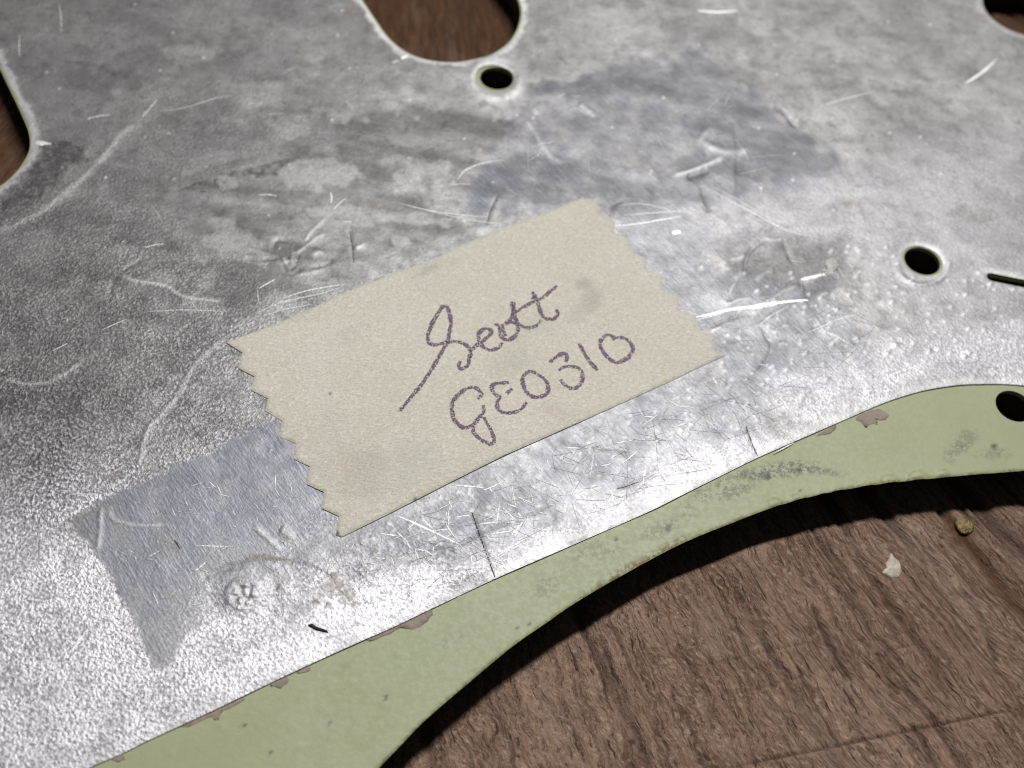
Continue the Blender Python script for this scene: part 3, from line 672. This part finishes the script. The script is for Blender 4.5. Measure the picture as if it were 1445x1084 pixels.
    for pts, w, h, bv, dv in [([(730, 100), (660, 150), (590, 210), (555, 290), (545, 360), (490, 430), (430, 490)], 2.6, -.014, 0, .35),
                              ([(720, 95), (800, 115), (870, 100)], 2.2, .010, .4, 0), ([(870, 130), (900, 200), (930, 270), (970, 330)], 2.4, -.012, 0, .35),
                              ([(530, 370), (470, 460), (410, 580)], 3.4, .016, .35, 0), ([(350, 600), (380, 645), (440, 650), (500, 620), (620, 610)], 3, .014, .5, 0),
                              ([(280, 850), (360, 800), (460, 770), (560, 740)], 2.6, -.012, 0, .3), ([(560, 910), (680, 830), (780, 750), (900, 690), (940, 660)], 2.8, .014, .3, 0),
                              ([(420, 1000), (540, 920), (690, 830)], 2.6, -.010, 0, .35), ([(690, 830), (720, 920), (770, 1000), (760, 1080), (700, 1180), (600, 1290), (510, 1370)], 2.4, -.012, .0, .35),
                              ([(580, 800), (720, 660), (860, 560), (1000, 490)], 3.0, .008, .35, 0), ([(900, 560), (930, 490), (1000, 470), (1060, 520), (1080, 600)], 3, -.012, 0, .4),
                              ([(1180, 620), (1210, 580), (1260, 560)], 3.4, .016, .5, 0), ([(1040, 450), (1130, 435), (1200, 400)], 3.0, .016, .8, 0),
                              ([(260, 890), (300, 870), (350, 850)], 3, .014, .6, 0), ([(640, 460), (700, 410), (790, 375)], 4, .008, .25, 0), ([(420, 280), (490, 265), (550, 245)], 3, .008, .35, 0)]:
        mark(Q(o[0], o[1], k, pts), w, h, brightv=bv, darkv=dv)
    # crumpled spot above the label
    k, o = .1661, (300, 270)
    for pts, w, h, bv, dv in [([(515, 500), (530, 430), (600, 415), (680, 440), (720, 480)], 3, -.014, 0, .45), ([(590, 600), (620, 680), (700, 690), (760, 640)], 3, -.012, 0, .4),
                              ([(300, 580), (400, 580), (560, 570)], 2.2, -.012, 0, .5), ([(780, 430), (820, 360), (900, 280), (960, 225)], 2, .007, .4, 0), ([(700, 530), (800, 460), (860, 410), (950, 355)], 2, .008, .45, 0),
                              ([(840, 540), (900, 515), (940, 540)], 3, .012, .4, 0), ([(830, 470), (900, 470), (960, 500)], 2.5, -.010, 0, .4), ([(820, 640), (920, 640), (1000, 600), (980, 570)], 3, -.010, 0, .35),
                              ([(1165, 300), (1180, 420), (1195, 600)], 2.2, -.010, 0, .5), ([(1210, 490), (1240, 465), (1290, 450)], 3, .010, .35, 0), ([(640, 690), (760, 700), (880, 670), (1000, 630)], 3, .008, .2, 0)]:
        mark(Q(o[0], o[1], k, pts), w, h, brightv=bv, darkv=dv)
    for i in range(9):
        a = i * .42; x, y = 410 + random.Random(i).uniform(-9, 9), 369 + random.Random(i + 9).uniform(-8, 8); L = 9
        mark([(x - L * math.cos(a * 2.3), y - L * math.sin(a * 2.3)), (x + L * math.cos(a * 2.3), y + L * math.sin(a * 2.3))], 1.8, .009 * (1 if i % 2 else -1), 1, .25 if i % 2 else 0, 0 if i % 2 else .4)
    # stamped pit with beaded bottom at lower left
    d = np.hypot(U - 344, (V - 839) * 1.08); k = np.nonzero(d < 60)[0]
    z[k] += -.011 * np.exp(-(d[k] / 15) ** 2) + .007 * np.exp(-((d[k] - 21) / 6) ** 2) - .003 * np.exp(-((d[k] - 46) / 8) ** 2)
    rb = random.Random(5)
    for i in range(46):
        a = rb.uniform(0, 6.283); r = 15 * math.sqrt(rb.random()); cx, cy = 344 + r * math.cos(a), 839 + r * math.sin(a) * .9
        kk = k[(abs(U[k] - cx) < 8) & (abs(V[k] - cy) < 8)]
        z[kk] += .008 * np.exp(-((U[kk] - cx) ** 2 + (V[kk] - cy) ** 2) / 2.4 ** 2)
    bare[k] = np.maximum(bare[k], .5 * ss(19, 12, d[k]))
    mark([(285, 818), (300, 808), (322, 800), (345, 797)], 5, -.012, darkv=.35)
    mark([(362, 852), (380, 866), (402, 876)], 3, -.008, darkv=.2)
    mark([(395, 748), (405, 752), (412, 760)], 7, .014, brightv=.3)
    # dark straight creases below the label
    mark([(666, 723), (681, 767), (698, 814)], 1.6, -.012, 5, 0, .85)
    mark([(1053, 602), (1060, 622), (1069, 643)], 1.6, -.012, 5, 0, .85)
    mark([(602, 788), (640, 773), (670, 757), (690, 747), (740, 730), (800, 700)], 2.6, -.010, 5, 0, .35)
    mark([(566, 800), (590, 792), (602, 788)], 2.6, -.010, 5, 0, .35)
    mark([(608, 750), (620, 744), (632, 737)], 3, -.012, 5, 0, .35)
    mark([(785, 617), (805, 627), (835, 632), (870, 638), (900, 642)], 2, -.010, 5, 0, .4)
    mark([(870, 690), (900, 680), (925, 665), (935, 645)], 2, -.010, 5, 0, .4)
    mark([(686, 319), (693, 296), (703, 276)], 1.8, -.010, 5, 0, .5)
    mark([(1100, 150), (1112, 165), (1125, 182)], 2, -.008, 5, 0, .4); mark([(1113, 168), (1119, 178)], 2, -.008, 1, 0, .4)
    for cx, cy, r in ((1302, 372, 36),):
        d = np.hypot(U - cx, (V - cy) * 1.2); z += .006 * np.exp(-((d - r) / 4) ** 2) * ss(-10, 25, V - cy)
    d = np.hypot(U - 700, (V - 110) * 1.25); z += .005 * np.exp(-((d - 34) / 6) ** 2); bare = np.maximum(bare, .3 * np.exp(-((d - 36) / 9) ** 2) * ss(-.1, .3, nB + .25))
    # curved rubbed band by the left opening
    d, s = line_dist(U, V, smooth([(0, 322), (50, 300), (100, 262), (140, 225), (172, 185), (190, 176)], 5), 26)
    pale = np.maximum(pale, .95 * np.exp(-(d / 8) ** 2) * np.clip(.6 + 2.2 * nB + 1.5 * nC, 0, 1)); tarn *= 1 - .7 * np.exp(-(d / 8) ** 2); z += .004 * np.exp(-(d / 5) ** 2)
    # general dents and small pimples
    z += .014 * (fbm(S.x * 1.1, S.y * 1.1, 91, 3) - .5) + .0035 * (fbm(S.x * 4.2, S.y * 4.2, 95, 3) - .5)
    rnd = random.Random(7)
    zone = [(470, 780), (560, 725), (1000, 530), (1050, 420), (1200, 330), (1445, 400), (1445, 540), (1330, 545), (1100, 630), (640, 845)]
    order = np.argsort(U); Us = U[order]
    def pim(cx, cy, r, h):
        a, b = np.searchsorted(Us, cx - 10), np.searchsorted(Us, cx + 10); kk = order[a:b]; kk = kk[abs(V[kk] - cy) < 10]
        g = np.exp(-((U[kk] - cx) ** 2 + (V[kk] - cy) ** 2) / r ** 2); z[kk] += .55 * h * g; bare[kk] = np.maximum(bare[kk], .95 * g)
    cnt = 0
    while cnt < 330:
        x, y = rnd.uniform(470, 1445), rnd.uniform(330, 850)
        if poly_sd(np.array([x]), np.array([y]), zone, 5)[0] > 0: pim(x, y, rnd.uniform(1.4, 2.9), rnd.uniform(.004, .011)); cnt += 1
    for i in range(110):
        x, y = rnd.uniform(0, 1445), rnd.uniform(0, 700); pim(x, y, rnd.uniform(1.0, 1.8), rnd.uniform(.003, .008))
    for x, y in Q(960, 360, .3356, [(527, 411), (430, 373), (637, 375), (465, 75), (323, 150), (248, 347), (600, 458), (790, 575), (615, 523), (1045, 405), (1135, 410), (1195, 425), (900, 375), (870, 415), (740, 350), (890, 195), (90, 50)]):
        pim(x, y, 3.0, .013)
    # lying flat under the label
    sd = poly_sd(U, V, [(330, 484), (830, 288), (1012, 498), (486, 750)], 40)
    kf = ss(-2, 10, sd); z = z * (1 - kf) + np.minimum(z, .003) * kf * .3
    A[:, 0] = np.clip(tarn, 0, 1); A[:, 1] = np.clip(grain, 0, 1.2); A[:, 2] = np.clip(film, 0, 1); A[:, 3] = np.clip(bare, 0, 1)
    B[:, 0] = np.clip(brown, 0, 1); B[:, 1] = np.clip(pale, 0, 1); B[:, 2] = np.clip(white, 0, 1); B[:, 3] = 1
    return z, A, B
S.z, A, B = sh_features(S, U, V)
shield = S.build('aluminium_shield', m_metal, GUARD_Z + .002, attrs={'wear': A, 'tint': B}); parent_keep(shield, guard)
shield['label'] = 'scratched tarnished aluminium shield plate with screw holes'
zsh = S.sampler()

# ------------------------------------------------------------------ burrs left by scratches
def ribbon_mesh(strokes, zf, lift, mat, name, peak=0.0, parent=None, uv=False, steps=5):
    vs, fs, uvs, fr = [], [], [], []
    for si, (pts, w, taper) in enumerate(strokes):
        fresh = 1.0 if w > .025 else random.Random(si).uniform(0.0, .7)
        q = smooth(pts, steps) if len(pts) > 2 else [tuple(np.array(pts[0]) + (np.array(pts[1]) - np.array(pts[0])) * t) for t in np.linspace(0, 1, 8)]
        q = [np.array(P(*p)) for p in q]; m = len(q); L = 0
        for i, p in enumerate(q):
            t = q[min(i + 1, m - 1)] - q[max(i - 1, 0)]; t = t / (np.linalg.norm(t) + 1e-9); nn = np.array((-t[1], t[0]))
            s = i / (m - 1); k = w / 2 * (1 - taper + taper * math.sin(math.pi * min(max(s, .04), .96)) ** .6) * (1 + (.22 * math.sin(i * .9 + si * 2.1) * math.sin(i * .37 + si) if uv else 0))
            if i: L += np.linalg.norm(q[i] - q[i - 1])
            zz = zf(p[0], p[1])
            for c, hgt in ((-1, 0), (0, peak), (1, 0)):
                x = p + nn * k * c; vs.append((x[0], x[1], zz + lift + hgt)); uvs.append((L, (c + 1) / 2)); fr += [fresh, fresh, fresh, 1.0]
            if i:
                b = len(vs) - 6
                fs += [(b, b + 3, b + 4, b + 1), (b + 1, b + 4, b + 5, b + 2)]
    # faces should look up
    fs = [f[::-1] for f in fs]
    o = mesh_obj(name, vs, fs, mat, flat=bool(peak))
    at = o.data.attributes.new('fresh', 'FLOAT_COLOR', 'POINT'); at.data.foreach_set('color', fr)
    if uv:
        l = o.data.uv_layers.new(name='UVMap')
        for i, lp in enumerate(o.data.loops): l.data[i].uv = uvs[lp.vertex_index]
    return o
PXC = 0.0056                                      # about one traced pixel in centimetres
SC = []
def sc_(pts, w, t=.8): SC.append((pts, w * PXC, t))
sc_([(983, 447), (1004, 443), (1030, 437), (1062, 433), (1084, 429), (1121, 425), (1140, 424)], 5.2, .8)
sc_([(985, 451), (1000, 447), (1022, 442)], 3, .9); sc_([(1058, 437), (1080, 433), (1098, 430)], 3, .9)
sc_([(1130, 395), (1150, 391), (1166, 386)], 5)
sc_([(1137, 471), (1165, 459), (1190, 449), (1228, 437)], 2.2)
sc_([(1150, 450), (1163, 467), (1180, 475), (1200, 487)], 2.2); sc_([(560, 728), (580, 736), (608, 749), (651, 770)], 2.6)
sc_([(698, 787), (722, 772), (745, 759)], 2.6); sc_([(705, 784), (735, 769), (772, 757)], 2.2); sc_([(637, 684), (660, 686), (683, 688)], 2.2)
sc_([(275, 806), (292, 792)], 2.4); sc_([(275, 770), (300, 771), (332, 772)], 1.8)
sc_([(399, 421), (430, 411), (460, 405), (490, 401)], 2.0); sc_([(360, 442), (400, 426), (450, 415), (482, 405)], 1.6); sc_([(372, 446), (400, 437), (440, 430)], 1.8)
sc_([(365, 407), (388, 394)], 2.0); sc_([(206, 440), (260, 437), (325, 440)], 1.6)
sc_([(563, 287), (590, 294), (620, 300), (654, 304), (686, 307)], 1.8); sc_([(600, 297), (640, 306), (690, 315), (719, 314)], 1.6)
sc_([(646, 254), (652, 245), (659, 239), (679, 231), (709, 226)], 1.8); sc_([(997, 265), (1030, 283), (1060, 299), (1090, 316), (1121, 329), (1160, 336)], 1.6); sc_([(1005, 262), (1040, 281), (1075, 303), (1110, 320)], 1.3)
sc_([(865, 319), (900, 316), (935, 310), (960, 306)], 2.4); sc_([(880, 304), (930, 300), (990, 296)], 1.4); sc_([(870, 290), (910, 288), (960, 300), (1000, 292)], 1.2)
sc_([(566, 83), (577, 76)], 7, .9); sc_([(553, 89), (562, 85)], 3)
sc_([(1362, 118), (1375, 110), (1390, 99), (1406, 84)], 5.5, .95); sc_([(145, 465), (160, 458), (178, 450)], 2); sc_([(75, 495), (85, 490), (95, 485)], 1.8)
sc_([(204, 350), (217, 346), (231, 344)], 2.2); sc_([(83, 5), (86, 25), (86, 46)], 2.2); sc_([(28, 50), (27, 65), (27, 80)], 2); sc_([(122, 168), (138, 164), (156, 162)], 3); sc_([(201, 165), (212, 152), (222, 141)], 2.2)
sc_([(228, 157), (262, 152), (300, 140), (330, 135)], 1.3); sc_([(62, 205), (52, 201), (72, 203)], 8, .9)
sc_([(467, 272), (468, 280), (467, 287)], 2.6); sc_([(470, 297), (478, 288), (487, 281)], 1.8); sc_([(365, 276), (378, 275), (391, 277)], 2.6)
sc_([(484, 312), (490, 313), (497, 312)], 2.2); sc_([(1158, 150), (1195, 139), (1235, 129)], 2.5, .9); sc_([(948, 329), (955, 328), (960, 327)], 7, .7)
sc_([(985, 15), (1010, 17), (1040, 15)], 6, .9); sc_([(1092, 640), (1120, 625)], 1.6); sc_([(1100, 545), (1160, 520), (1195, 500)], 1.2)
sc_([(823, 757), (838, 735), (842, 727)], 1.8)
def rand_sc(n, box, poly, lmin, lmax, wmin, wmax, seed):
    r = random.Random(seed); k = 0
    while k < n:
        x, y = r.uniform(box[0], box[2]), r.uniform(box[1], box[3])
        if poly_sd(np.array([x]), np.array([y]), poly, 5)[0] < 3: continue
        L = r.uniform(lmin, lmax); a = r.choice([r.gauss(-.42, .35), r.gauss(1.1, .25), r.gauss(.15, .3), r.uniform(0, 3.14)])
        x2, y2 = x + L * math.cos(a), y + L * math.sin(a); bx, by = r.uniform(-.025, .025) * L, r.uniform(-.025, .025) * L
        if poly_sd(np.array([x2]), np.array([y2]), poly, 5)[0] < 3: continue
        sc_([(x, y), ((x + x2) / 2 + bx, (y + y2) / 2 + by), (x2, y2)], r.uniform(wmin, wmax), .95); k += 1
lowz = [(480, 800), (500, 765), (1020, 512), (1150, 540), (1080, 630), (860, 735), (640, 832), (520, 885)]
rand_sc(120, (480, 500, 1150, 890), lowz, 6, 42, .7, 1.7, 1)
rand_sc(60, (480, 640, 800, 890), [(480, 800), (500, 765), (780, 630), (800, 690), (720, 790), (560, 860)], 6, 36, .8, 2.0, 2)
rand_sc(70, (120, 620, 480, 930), [(140, 740), (390, 610), (470, 770), (340, 850), (240, 930)], 5, 26, .6, 1.3, 3)
rand_sc(34, (640, 80, 1200, 320), [(740, 140), (985, 75), (1190, 240), (1000, 320), (850, 270), (690, 310)], 8, 60, .5, 1.0, 4)
rand_sc(60, (950, 330, 1445, 540), [(1000, 345), (1250, 330), (1240, 420), (1380, 420), (1440, 535), (1330, 540), (1030, 520)], 5, 34, .6, 1.4, 5)
rand_sc(26, (60, 60, 700, 460), [(70, 280), (240, 70), (480, 60), (560, 120), (690, 160), (680, 300), (330, 460), (80, 460)], 6, 40, .5, 1.0, 6)
rand_sc(130, (480, 500, 1150, 890), lowz, 10, 60, .35, .75, 21); rand_sc(90, (950, 330, 1445, 540), [(1000, 345), (1250, 330), (1240, 420), (1380, 420), (1440, 535), (1330, 540), (1030, 520)], 8, 50, .35, .8, 25)
o = ribbon_mesh(SC, zsh, .0012, m_bare, 'scratch_burrs', peak=.0006); parent_keep(o, guard); o['kind'] = 'stuff'
DK = [([(666, 723), (672, 741), (681, 767), (690, 791), (698, 814)], 1.9 * PXC, .5), ([(1053, 602), (1060, 622), (1069, 643)], 1.5 * PXC, .5), ([(686, 319), (693, 296), (703, 276)], 1.4 * PXC, .8), ([(870, 690), (884, 686), (900, 680)], 1.0 * PXC, .8),
      ([(1090, 150), (1104, 163), (1122, 182)], 1.4 * PXC, .9), ([(493, 325), (497, 345), (499, 370)], 1.3 * PXC, .8), ([(246, 762), (250, 768), (254, 775)], 1.6 * PXC, .8)]
o = ribbon_mesh(DK, zsh, .0010, m_dark, 'hairline_cracks', peak=.0004); parent_keep(o, guard); o['kind'] = 'stuff'
WL = []
for pts in ([(1166, 366), (1174, 363), (1180, 367), (1184, 376), (1181, 379), (1176, 382), (1176, 390), (1168, 391), (1162, 386), (1168, 380), (1164, 374)],):
    WL.append(pts)
def flake(name, pts_px, zf, base, th, mat, rough=0.15, seed=1, dome=0.0):
    r = random.Random(seed); q = [np.array(P(*p)) for p in pts_px]; c = sum(q) / len(q); n = len(q); vs = []; fs = []
    for k, sc_k in ((0, 1.0), (1, .97), (2, .55)):
        for p in q:
            x = c + (p - c) * (sc_k * (1 if k == 0 else 1 + r.uniform(-.06, .06)))
            hh = {0: 0, 1: th * (1 + r.uniform(-rough, rough)), 2: th * (1 + r.uniform(-rough, rough)) + dome}[k]
            vs.append((x[0], x[1], zf(c[0], c[1]) + base + hh))
    vs.append((c[0], c[1], zf(c[0], c[1]) + base + th + dome * 1.2))
    for k in (0, 1):
        for i in range(n):
            j = (i + 1) % n; fs.append((k * n + i, k * n + j, (k + 1) * n + j, (k + 1) * n + i))
    for i in range(n): fs.append((2 * n + i, 2 * n + (i + 1) % n, 3 * n))
    a = sum(q[i][0] * q[(i + 1) % n][1] - q[(i + 1) % n][0] * q[i][1] for i in range(n))
    if a < 0: fs = [f[::-1] for f in fs]
    return mesh_obj(name, vs, fs, mat)
for pts in WL:
    o = flake('bare_gouge', pts, zsh, -.001, .006, m_gouge, .9, 3); parent_keep(o, guard); o['label'] = 'bright bare gouge in the shield'

# ------------------------------------------------------------------ grey residue at the edge of the shield
zg0 = lambda x, y: GUARD_Z
RES = [Q(960, 360, .3356, [(735, 685), (775, 660), (820, 646), (858, 652), (882, 675), (852, 690), (830, 688), (832, 712), (812, 706), (785, 722), (762, 704)]),
       Q(960, 360, .3356, [(575, 757), (600, 737), (655, 713), (652, 735), (620, 752)]),
       Q(480, 720, k3, [(238, 480), (270, 450), (320, 420), (370, 408), (392, 430), (375, 455), (345, 480), (300, 498), (262, 492)]),
       Q(480, 720, k3, [(110, 540), (150, 520), (238, 480), (250, 492), (180, 530), (125, 545)]),
       Q(0, 720, k3, [(760, 908), (870, 848), (1010, 785), (1018, 802), (935, 842), (922, 870), (900, 882), (880, 866), (800, 905)]),
       Q(0, 720, k3, [(1140, 728), (1200, 700), (1212, 718), (1180, 746), (1150, 740)]),
       Q(0, 720, k3, [(1240, 680), (1300, 650), (1302, 670), (1262, 684)]),
       Q(0, 720, k3, [(465, 1042), (512, 1022), (524, 1044), (485, 1056)])]
for i, pts in enumerate(RES):
    pts = smooth(pts, 3, True); r = random.Random(i)
    pts = [(x + r.uniform(-1.1, 1.1), y + r.uniform(-1.1, 1.1)) for x, y in pts]
    o = flake('residue_patch', pts, zg0, -.001, .0035, m_residue, .3, i); parent_keep(o, guard)

# ------------------------------------------------------------------ masking tape label
k2 = .2584
tl = [(319, 483), (342, 497), (336, 519), (359, 531), (354, 550), (378, 562), (374, 579), (398, 594), (394, 616), (417, 625), (414, 647), (437, 658), (433, 683), (457, 694), (454, 717), (478, 728), (474, 755), (483, 757)]
bot = [(556, 721), (634, 681), (712, 642), (812, 598), (941, 540), (1021, 502)]
rt = Q(800, 260, k2, [(865, 928), (805, 905), (803, 830), (705, 780), (705, 714), (610, 690), (610, 603), (523, 575), (522, 495), (434, 465), (430, 400), (343, 365), (343, 297), (258, 262), (262, 200), (168, 160), (170, 98), (86, 70)])
top = [(790, 292), (716, 319), (660, 342), (623, 360), (549, 388), (480, 415), (449, 430), (390, 456), (345, 473)]
tape_px = tl + bot + rt + top
tape_loop = [P(x, y, TAPE_Z) for x, y in tape_px]
lo = np.min(tape_loop, 0); hi = np.max(tape_loop, 0)
T = Sheet(np.arange(lo[0] - .03, hi[0] + .03, .0095), np.arange(lo[1] - .03, hi[1] + .03, .0095), [tape_loop])
tape = thing('tape_label', 'beige masking tape label with zigzag cut ends and purple handwriting stuck on the shield', 'label', (float(np.mean(T.x)), float(np.mean(T.y)), 0))
T.z = TAPE_Z + .005 * (fbm(T.x * 2.0, T.y * 2.0, 101, 3) - .5) - .005 * np.clip(1 - T.d / .03, 0, 1) ** 2
Ut, Vt = trace(T.x, T.y); tw = np.zeros((len(T.x), 4)); tw[:, 3] = 1
nb = fbm(T.x * 7, T.y * 7, 111, 4) - .5; na = fbm(T.x * 2, T.y * 2, 115, 4) - .5
for cx, cy, rx, ry, a, k, ch in [(822, 402, 12, 11, 0, .75, 0), (840, 425, 14, 14, 0, .35, 0), (815, 440, 30, 18, -30, .4, 0), (605, 382, 34, 8, -28, .6, 0), (640, 372, 14, 6, -28, .4, 0), (760, 460, 50, 20, -25, .3, 0), (720, 515, 40, 20, -25, .3, 0),
                                 (830, 425, 16, 16, 0, .45, 1), (790, 585, 24, 20, 0, .35, 1), (500, 660, 50, 50, 0, .3, 1), (560, 660, 70, 40, -20, .25, 0), (470, 620, 40, 60, 0, .2, 1), (490, 470, 40, 14, -25, .25, 0)]:
    ca, sa = math.cos(math.radians(a)), math.sin(math.radians(a)); du, dv = Ut - cx, Vt - cy
    r = np.hypot((du * ca + dv * sa) / rx, (-du * sa + dv * ca) / ry)
    tw[:, ch] = np.maximum(tw[:, ch], .75 * k * ss(1.3, .2, r + 1.2 * nb))
edge_dirt = ss(.035, .0, T.d + .02 * nb); tw[:, 0] = np.maximum(tw[:, 0], .28 * edge_dirt)
for x, y, r in [(460, 424, 2.6), (466, 557, 2.2), (586, 706, 3), (476, 754, 4)]:
    tw[:, 2] = np.maximum(tw[:, 2], .8 * ss(r * 1.2, r * .4, np.hypot(Ut - x, (Vt - y) * .7)))
o = T.build('paper_strip', m_tape, .001, attrs={'wear': tw}); parent_keep(o, tape)
zt = T.sampler()
zt2 = lambda x, y: max(zt(x, y), TAPE_Z - .003)
INK = [
 ('S', [[(564, 581), (571, 573), (584, 557), (597, 541), (608, 524), (618, 508), (626, 493), (631, 484), (634, 471), (636, 456), (634, 444), (631, 435), (625, 434), (620, 441), (612, 454), (605, 470), (604, 482), (612, 488), (623, 486), (632, 484), (644, 484), (655, 487), (662, 493), (664, 500), (662, 508), (660, 517), (651, 522), (647, 518), (650, 511)]]),
 ('c', [[(662, 508), (664, 498), (670, 491), (680, 484), (690, 475), (693, 469), (687, 465), (678, 469), (675, 476), (677, 485), (684, 493), (693, 496), (703, 492), (709, 485)]]),
 ('o', [[(698, 458), (704, 463), (706, 474), (711, 480), (718, 481), (725, 477), (730, 470), (730, 461), (722, 456), (713, 459)], [(709, 459), (710, 467), (713, 476)]]),
 ('t', [[(713, 458), (721, 451), (724, 441), (722, 427)], [(725, 428), (726, 443), (728, 453), (735, 461), (747, 464), (757, 461), (764, 453)]]),
 ('t', [[(751, 413), (757, 424), (760, 434), (764, 445), (770, 451), (780, 452), (787, 446), (785, 438)], [(750, 424), (755, 419), (753, 428)], [(726, 443), (737, 436), (751, 428), (765, 422), (777, 412), (786, 405)]]),
 ('G', [[(673, 563), (680, 559), (676, 552), (668, 548), (658, 550), (647, 558), (639, 568), (638, 579), (640, 592), (649, 602), (657, 605), (668, 600), (676, 590), (682, 584), (682, 573)], [(682, 590), (691, 605), (696, 617), (697, 625), (692, 628), (682, 624), (673, 617), (668, 610), (669, 603)]]),
 ('E', [[(718, 541), (706, 542), (696, 544), (694, 551), (699, 558), (707, 562)], [(723, 550), (718, 553), (715, 557)], [(707, 562), (701, 570), (704, 580), (714, 584), (725, 583), (735, 579), (743, 569)]]),
 ('0', [[(757, 529), (767, 535), (773, 546), (771, 557), (757, 562), (746, 558), (740, 549), (737, 540), (740, 530), (749, 525), (757, 529)]]),
 ('3', [[(776, 513), (780, 508), (787, 504), (795, 500), (800, 504), (798, 512)], [(788, 524), (796, 519), (809, 519), (819, 523), (822, 533), (820, 542), (812, 549), (804, 549), (795, 543), (791, 537)]]),
 ('1', [[(817, 486), (825, 501), (834, 514), (843, 524)]]),
 ('0', [[(868, 478), (859, 474), (851, 477), (846, 487), (851, 498), (860, 508), (871, 513), (883, 508), (889, 502), (893, 494), (889, 485), (881, 479), (870, 478), (864, 481)]]),
]
for ch, strokes in INK:
    nm = 'ink_digit' if ch in '031' else 'ink_letter'
    o = ribbon_mesh([(s, 8.4 * PXC * (1.0 if i == 0 else .9), .25) for i, s in enumerate(strokes)], zt2, .0022, m_ink, nm, 0, uv=True)
    # each stroke crosses others a hair higher
    parent_keep(o, tape); o['label'] = 'handwritten %s in purple black ink' % ch

# ------------------------------------------------------------------ small things on the wood and the metal
def wpt(x, y): return P(x, y, WOOD_Z)
def flake_at(name, pts, zlev, zf, th, mat, label, cat, seed, dome, rough=.3):
    sh = [(x, y) for x, y in pts]
    q = [np.array(P(x, y, zlev)) for x, y in sh]; c = sum(q) / len(q)
    r = random.Random(seed); n = len(q); vs = []; fs = []
    z0 = zf(c[0], c[1])
    for k, s in enumerate((1.0, .97, .82, .45)):
        for p in q:
            d = (p - c) * s; hh = (0, th, th + dome * .6, th + dome)[k]
            vs.append((d[0], d[1], hh * (1 + (r.uniform(-rough, rough) if k else 0)) - (.004 if k == 0 else 0)))
    vs.append((0, 0, (th + dome) * .95))
    for k in range(3):
        for i in range(n): j = (i + 1) % n; fs.append((k * n + i, k * n + j, (k + 1) * n + j, (k + 1) * n + i))
    for i in range(n): fs.append((3 * n + i, 3 * n + (i + 1) % n, 4 * n))
    a = sum(q[i][0] * q[(i + 1) % n][1] - q[(i + 1) % n][0] * q[i][1] for i in range(n))
    if a < 0: fs = [f[::-1] for f in fs]
    o = mesh_obj(name, vs, fs, mat); o.location = (c[0], c[1], z0); o['label'] = label; o['category'] = cat
    return o
chip = Q(1100, 780, .1661, [(950, -8), (935, 45), (900, 90), (915, 120), (868, 165), (920, 192), (965, 214), (1020, 205), (1042, 160), (1035, 110), (1015, 65), (980, 40)])
flake_at('paint_chip', chip, WOOD_Z, zwood, .006, m_chip, 'small off-white teardrop paint chip stuck on the brown wood', 'chip', 3, .004)
blob = Q(960, 720, k3, [(1155, 40), (1175, 22), (1205, 28), (1240, 55), (1238, 85), (1205, 98), (1180, 88), (1165, 65)])
flake_at('resin_blob', blob, WOOD_Z, zwood, .005, m_resin, 'yellowish brown resin blob beside the dark groove in the wood', 'resin blob', 5, .006)
spl = Q(0, 720, k3, [(1293, 485), (1310, 478), (1330, 492), (1375, 508), (1382, 518), (1330, 505)])
flake_at('splinter', spl, 0.0, zsh, .008, m_dark, 'tiny dark splinter lying on the bright metal near the green edge', 'splinter', 6, .006)
rd = random.Random(77); dv, df = [], []
while len(dv) < 4 * 110:
    x, y = rd.uniform(560, 1440), rd.uniform(720, 1080)
    if y < 1100 - (x - 520) * 1.05 + .00057 * (x - 520) ** 2 + 60: continue
    p = P(x, y, WOOD_Z); z0 = zwood(*p); r0 = rd.choice([.003, .004, .005, .006, .009]) ; a0 = rd.uniform(0, 6.28); b = len(dv)
    for k in range(3): dv.append((p[0] + r0 * rd.uniform(.6, 1.6) * math.cos(a0 + k * 2.1), p[1] + r0 * rd.uniform(.5, 1.2) * math.sin(a0 + k * 2.1), z0 - .0005))
    dv.append((p[0], p[1], z0 + r0 * .7)); df += [(b, b + 1, b + 3), (b + 1, b + 2, b + 3), (b + 2, b, b + 3)]  # pale flakes added as glints of the wood as well as dust
o = mesh_obj('dust_and_glint_specks', dv, df, m_chip, flat=True); o['kind'] = 'stuff'; o['label'] = 'fine pale specks scattered over the brown wood, dust and stand-ins for its glints'; o['category'] = 'dust'
